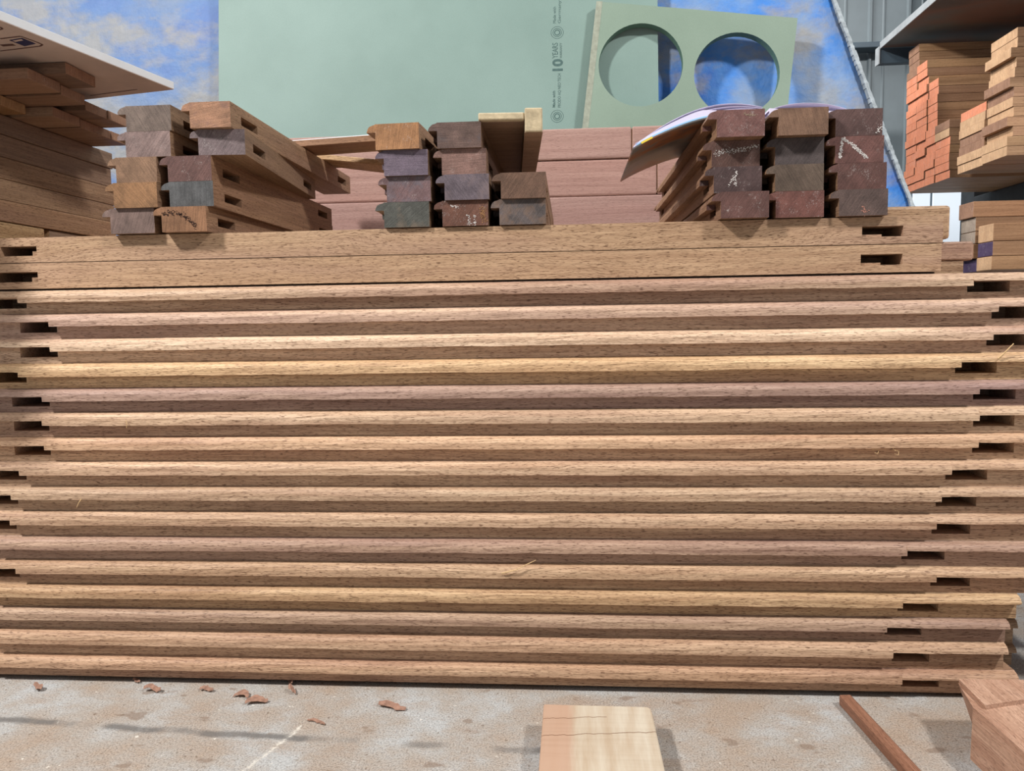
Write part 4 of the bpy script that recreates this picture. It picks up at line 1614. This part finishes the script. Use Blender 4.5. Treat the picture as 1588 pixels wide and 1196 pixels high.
for (px_, py_, wpx, hpx, cr, lab) in shv:
    c_ = onZ(px_, py_, .001)
    s = (c_-CAM).length/F
    n = 9
    wl, wh = wpx*s, max(.006, hpx*s*1.6)
    mb = MB()
    r_ = []
    ph0, ph1 = random.uniform(0, 2), random.uniform(.6, 1.3)
    for i in range(n+1):
        f = i/n
        x_ = (f-.5)*wl
        z_ = .0012 + cr*.009*abs(math.sin(f*math.pi*ph1 + ph0))
        hw = wh*.5*(.25+.75*math.sin(math.pi*min(1, max(0, f*.9+.05))))*random.uniform(.7, 1.2)
        yo = random.uniform(-.0015, .0015) + .006*math.sin(f*3+ph0)
        r_.append((Vector((x_, yo-hw, z_+random.uniform(0, .003)*cr)), Vector((x_, yo+hw, z_+.006*cr))))
    for (a, b), (c, d) in zip(r_, r_[1:]):
        mb.poly([a, c, d, b], (0, 0, 1), 0, True)
        mb.poly([p - Vector((0, 0, .0007)) for p in (a, c, d, b)], (0, 0, -1), 0, True)
    for e in (0, -1):
        a, b = r_[e]
        mb.poly([a, b, b-Vector((0, 0, .0007)), a-Vector((0, 0, .0007))])
    for q in (0, 1):
        for a, b in zip(r_, r_[1:]):
            mb.poly([a[q], b[q], b[q]-Vector((0, 0, .0007)), a[q]-Vector((0, 0, .0007))])
    o = mb.build('wood_shaving', M['shaving'])
    place(o, (c_.x, c_.y, .0002), random.uniform(-.3, .5))
    tag(o, lab, 'shaving', GSV)

# splinters caught on the timbers
def splinter(pts, r_, label, mat='straw'):
    cu = []
    mb = MB()
    P = [Vector(p) for p in pts]
    rr = []
    for i, p in enumerate(P):
        a, b = P[max(0, i-1)], P[min(len(P)-1, i+1)]
        t = (b-a).normalized()
        u = t.cross(Vector((0, 1, 0)))
        if u.length < 1e-4:
            u = Vector((1, 0, 0))
        u.normalize()
        w_ = t.cross(u)
        rr.append([p + (u*math.cos(k*math.pi*2/5) + w_*math.sin(k*math.pi*2/5))*r_*(1-.5*i/len(P)) for k in range(5)])
    for a, b in zip(rr, rr[1:]):
        for k in range(5):
            mb.poly([a[k], a[(k+1) % 5], b[(k+1) % 5], b[k]])
    mb.poly(rr[0])
    mb.poly(rr[-1])
    c0_ = P[0].copy()
    mb.v = [v - c0_ for v in mb.v]
    o = mb.build('wood_splinter', M[mat], weld=True)
    o.location = c0_
    best = min((q for q in bpy.data.objects if q.name.startswith('moulded_timber')), key=lambda q: abs(q.location.z + .02 - c0_.z))
    o.parent = best
    o.location = c0_ - best.location
    o['label'] = 'pale loose splinter'


def sp(pxs, Y, r_, label):
    splinter([onY(x_, y_, Y - .0012*(i % 2)) for i, (x_, y_) in enumerate(pxs)], r_, label)


sp([(778, 889.5), (800, 884), (816, 876), (831, 869)], -.0035, .0009, 'thin straw-coloured splinter lying against the front of the stack, right of centre')
sp([(1352, 699), (1358, 695), (1363, 699), (1361, 704), (1356, 702)], .004, .0006, 'pale hair-thin curl hanging in a shadowed groove at the right')
sp([(1384, 694), (1388, 699), (1394, 700), (1393, 706), (1387, 704)], .004, .0006, 'second pale curl hanging right of the first in the shadowed groove')
sp([(126, 774), (122, 780), (119, 787)], -.003, .0007, 'straight pale splinter sticking out at lower left of the stack')
sp([(195, 652), (197, 657), (196, 664)], -.003, .0006, 'short pale splinter hanging from the streaky cream timber at the left')
sp([(1548, 556), (1560, 545), (1572, 533)], -.003, .0011, 'slanting pale splinter at the right frame edge beside a dark mortise')

# ------------------------------------------------------------------ light: two shed lamps, daylight from the open side, and an added rack fill
def area(name, loc, target, sx_, sy_, power, colr_):
    ld = bpy.data.lights.new(name, 'AREA')
    ld.shape = 'RECTANGLE'
    ld.size, ld.size_y = sx_, sy_
    ld.energy = power
    ld.color = colr_
    o = bpy.data.objects.new(name, ld)
    COL.objects.link(o)
    o.location = loc
    o.rotation_euler = (Vector(target)-Vector(loc)).to_track_quat('-Z', 'Y').to_euler()
    return o


area('shed_lamp', (-2.1, -1.35, 2.9), (-.2, .2, .5), .32, .25, 136, (1.0, .985, .97))
area('shed_lamp', (1.9, -1.25, 2.9), (.2, .2, .5), .32, .25, 76, (1.0, .985, .97))
area('shed_lamp', (-.7, 1.5, 2.9), (1.4, 1.7, 1.2), .9, .3, 70, (1.0, .985, .97))  # unseen fill, added to brighten the rack board ends and back wall
wd_ = bpy.data.worlds.new('world')
scene.world = wd_
wd_.use_nodes = True
bgn = wd_.node_tree.nodes['Background']
bgn.inputs['Color'].default_value = (.86, .93, 1.0, 1)
bgn.inputs['Strength'].default_value = .36

scene.view_settings.view_transform = 'Standard'
scene.view_settings.look = 'None'
scene.view_settings.gamma = 1.0
scene.view_settings.use_curve_mapping = False
scene.view_settings.exposure = 0.0
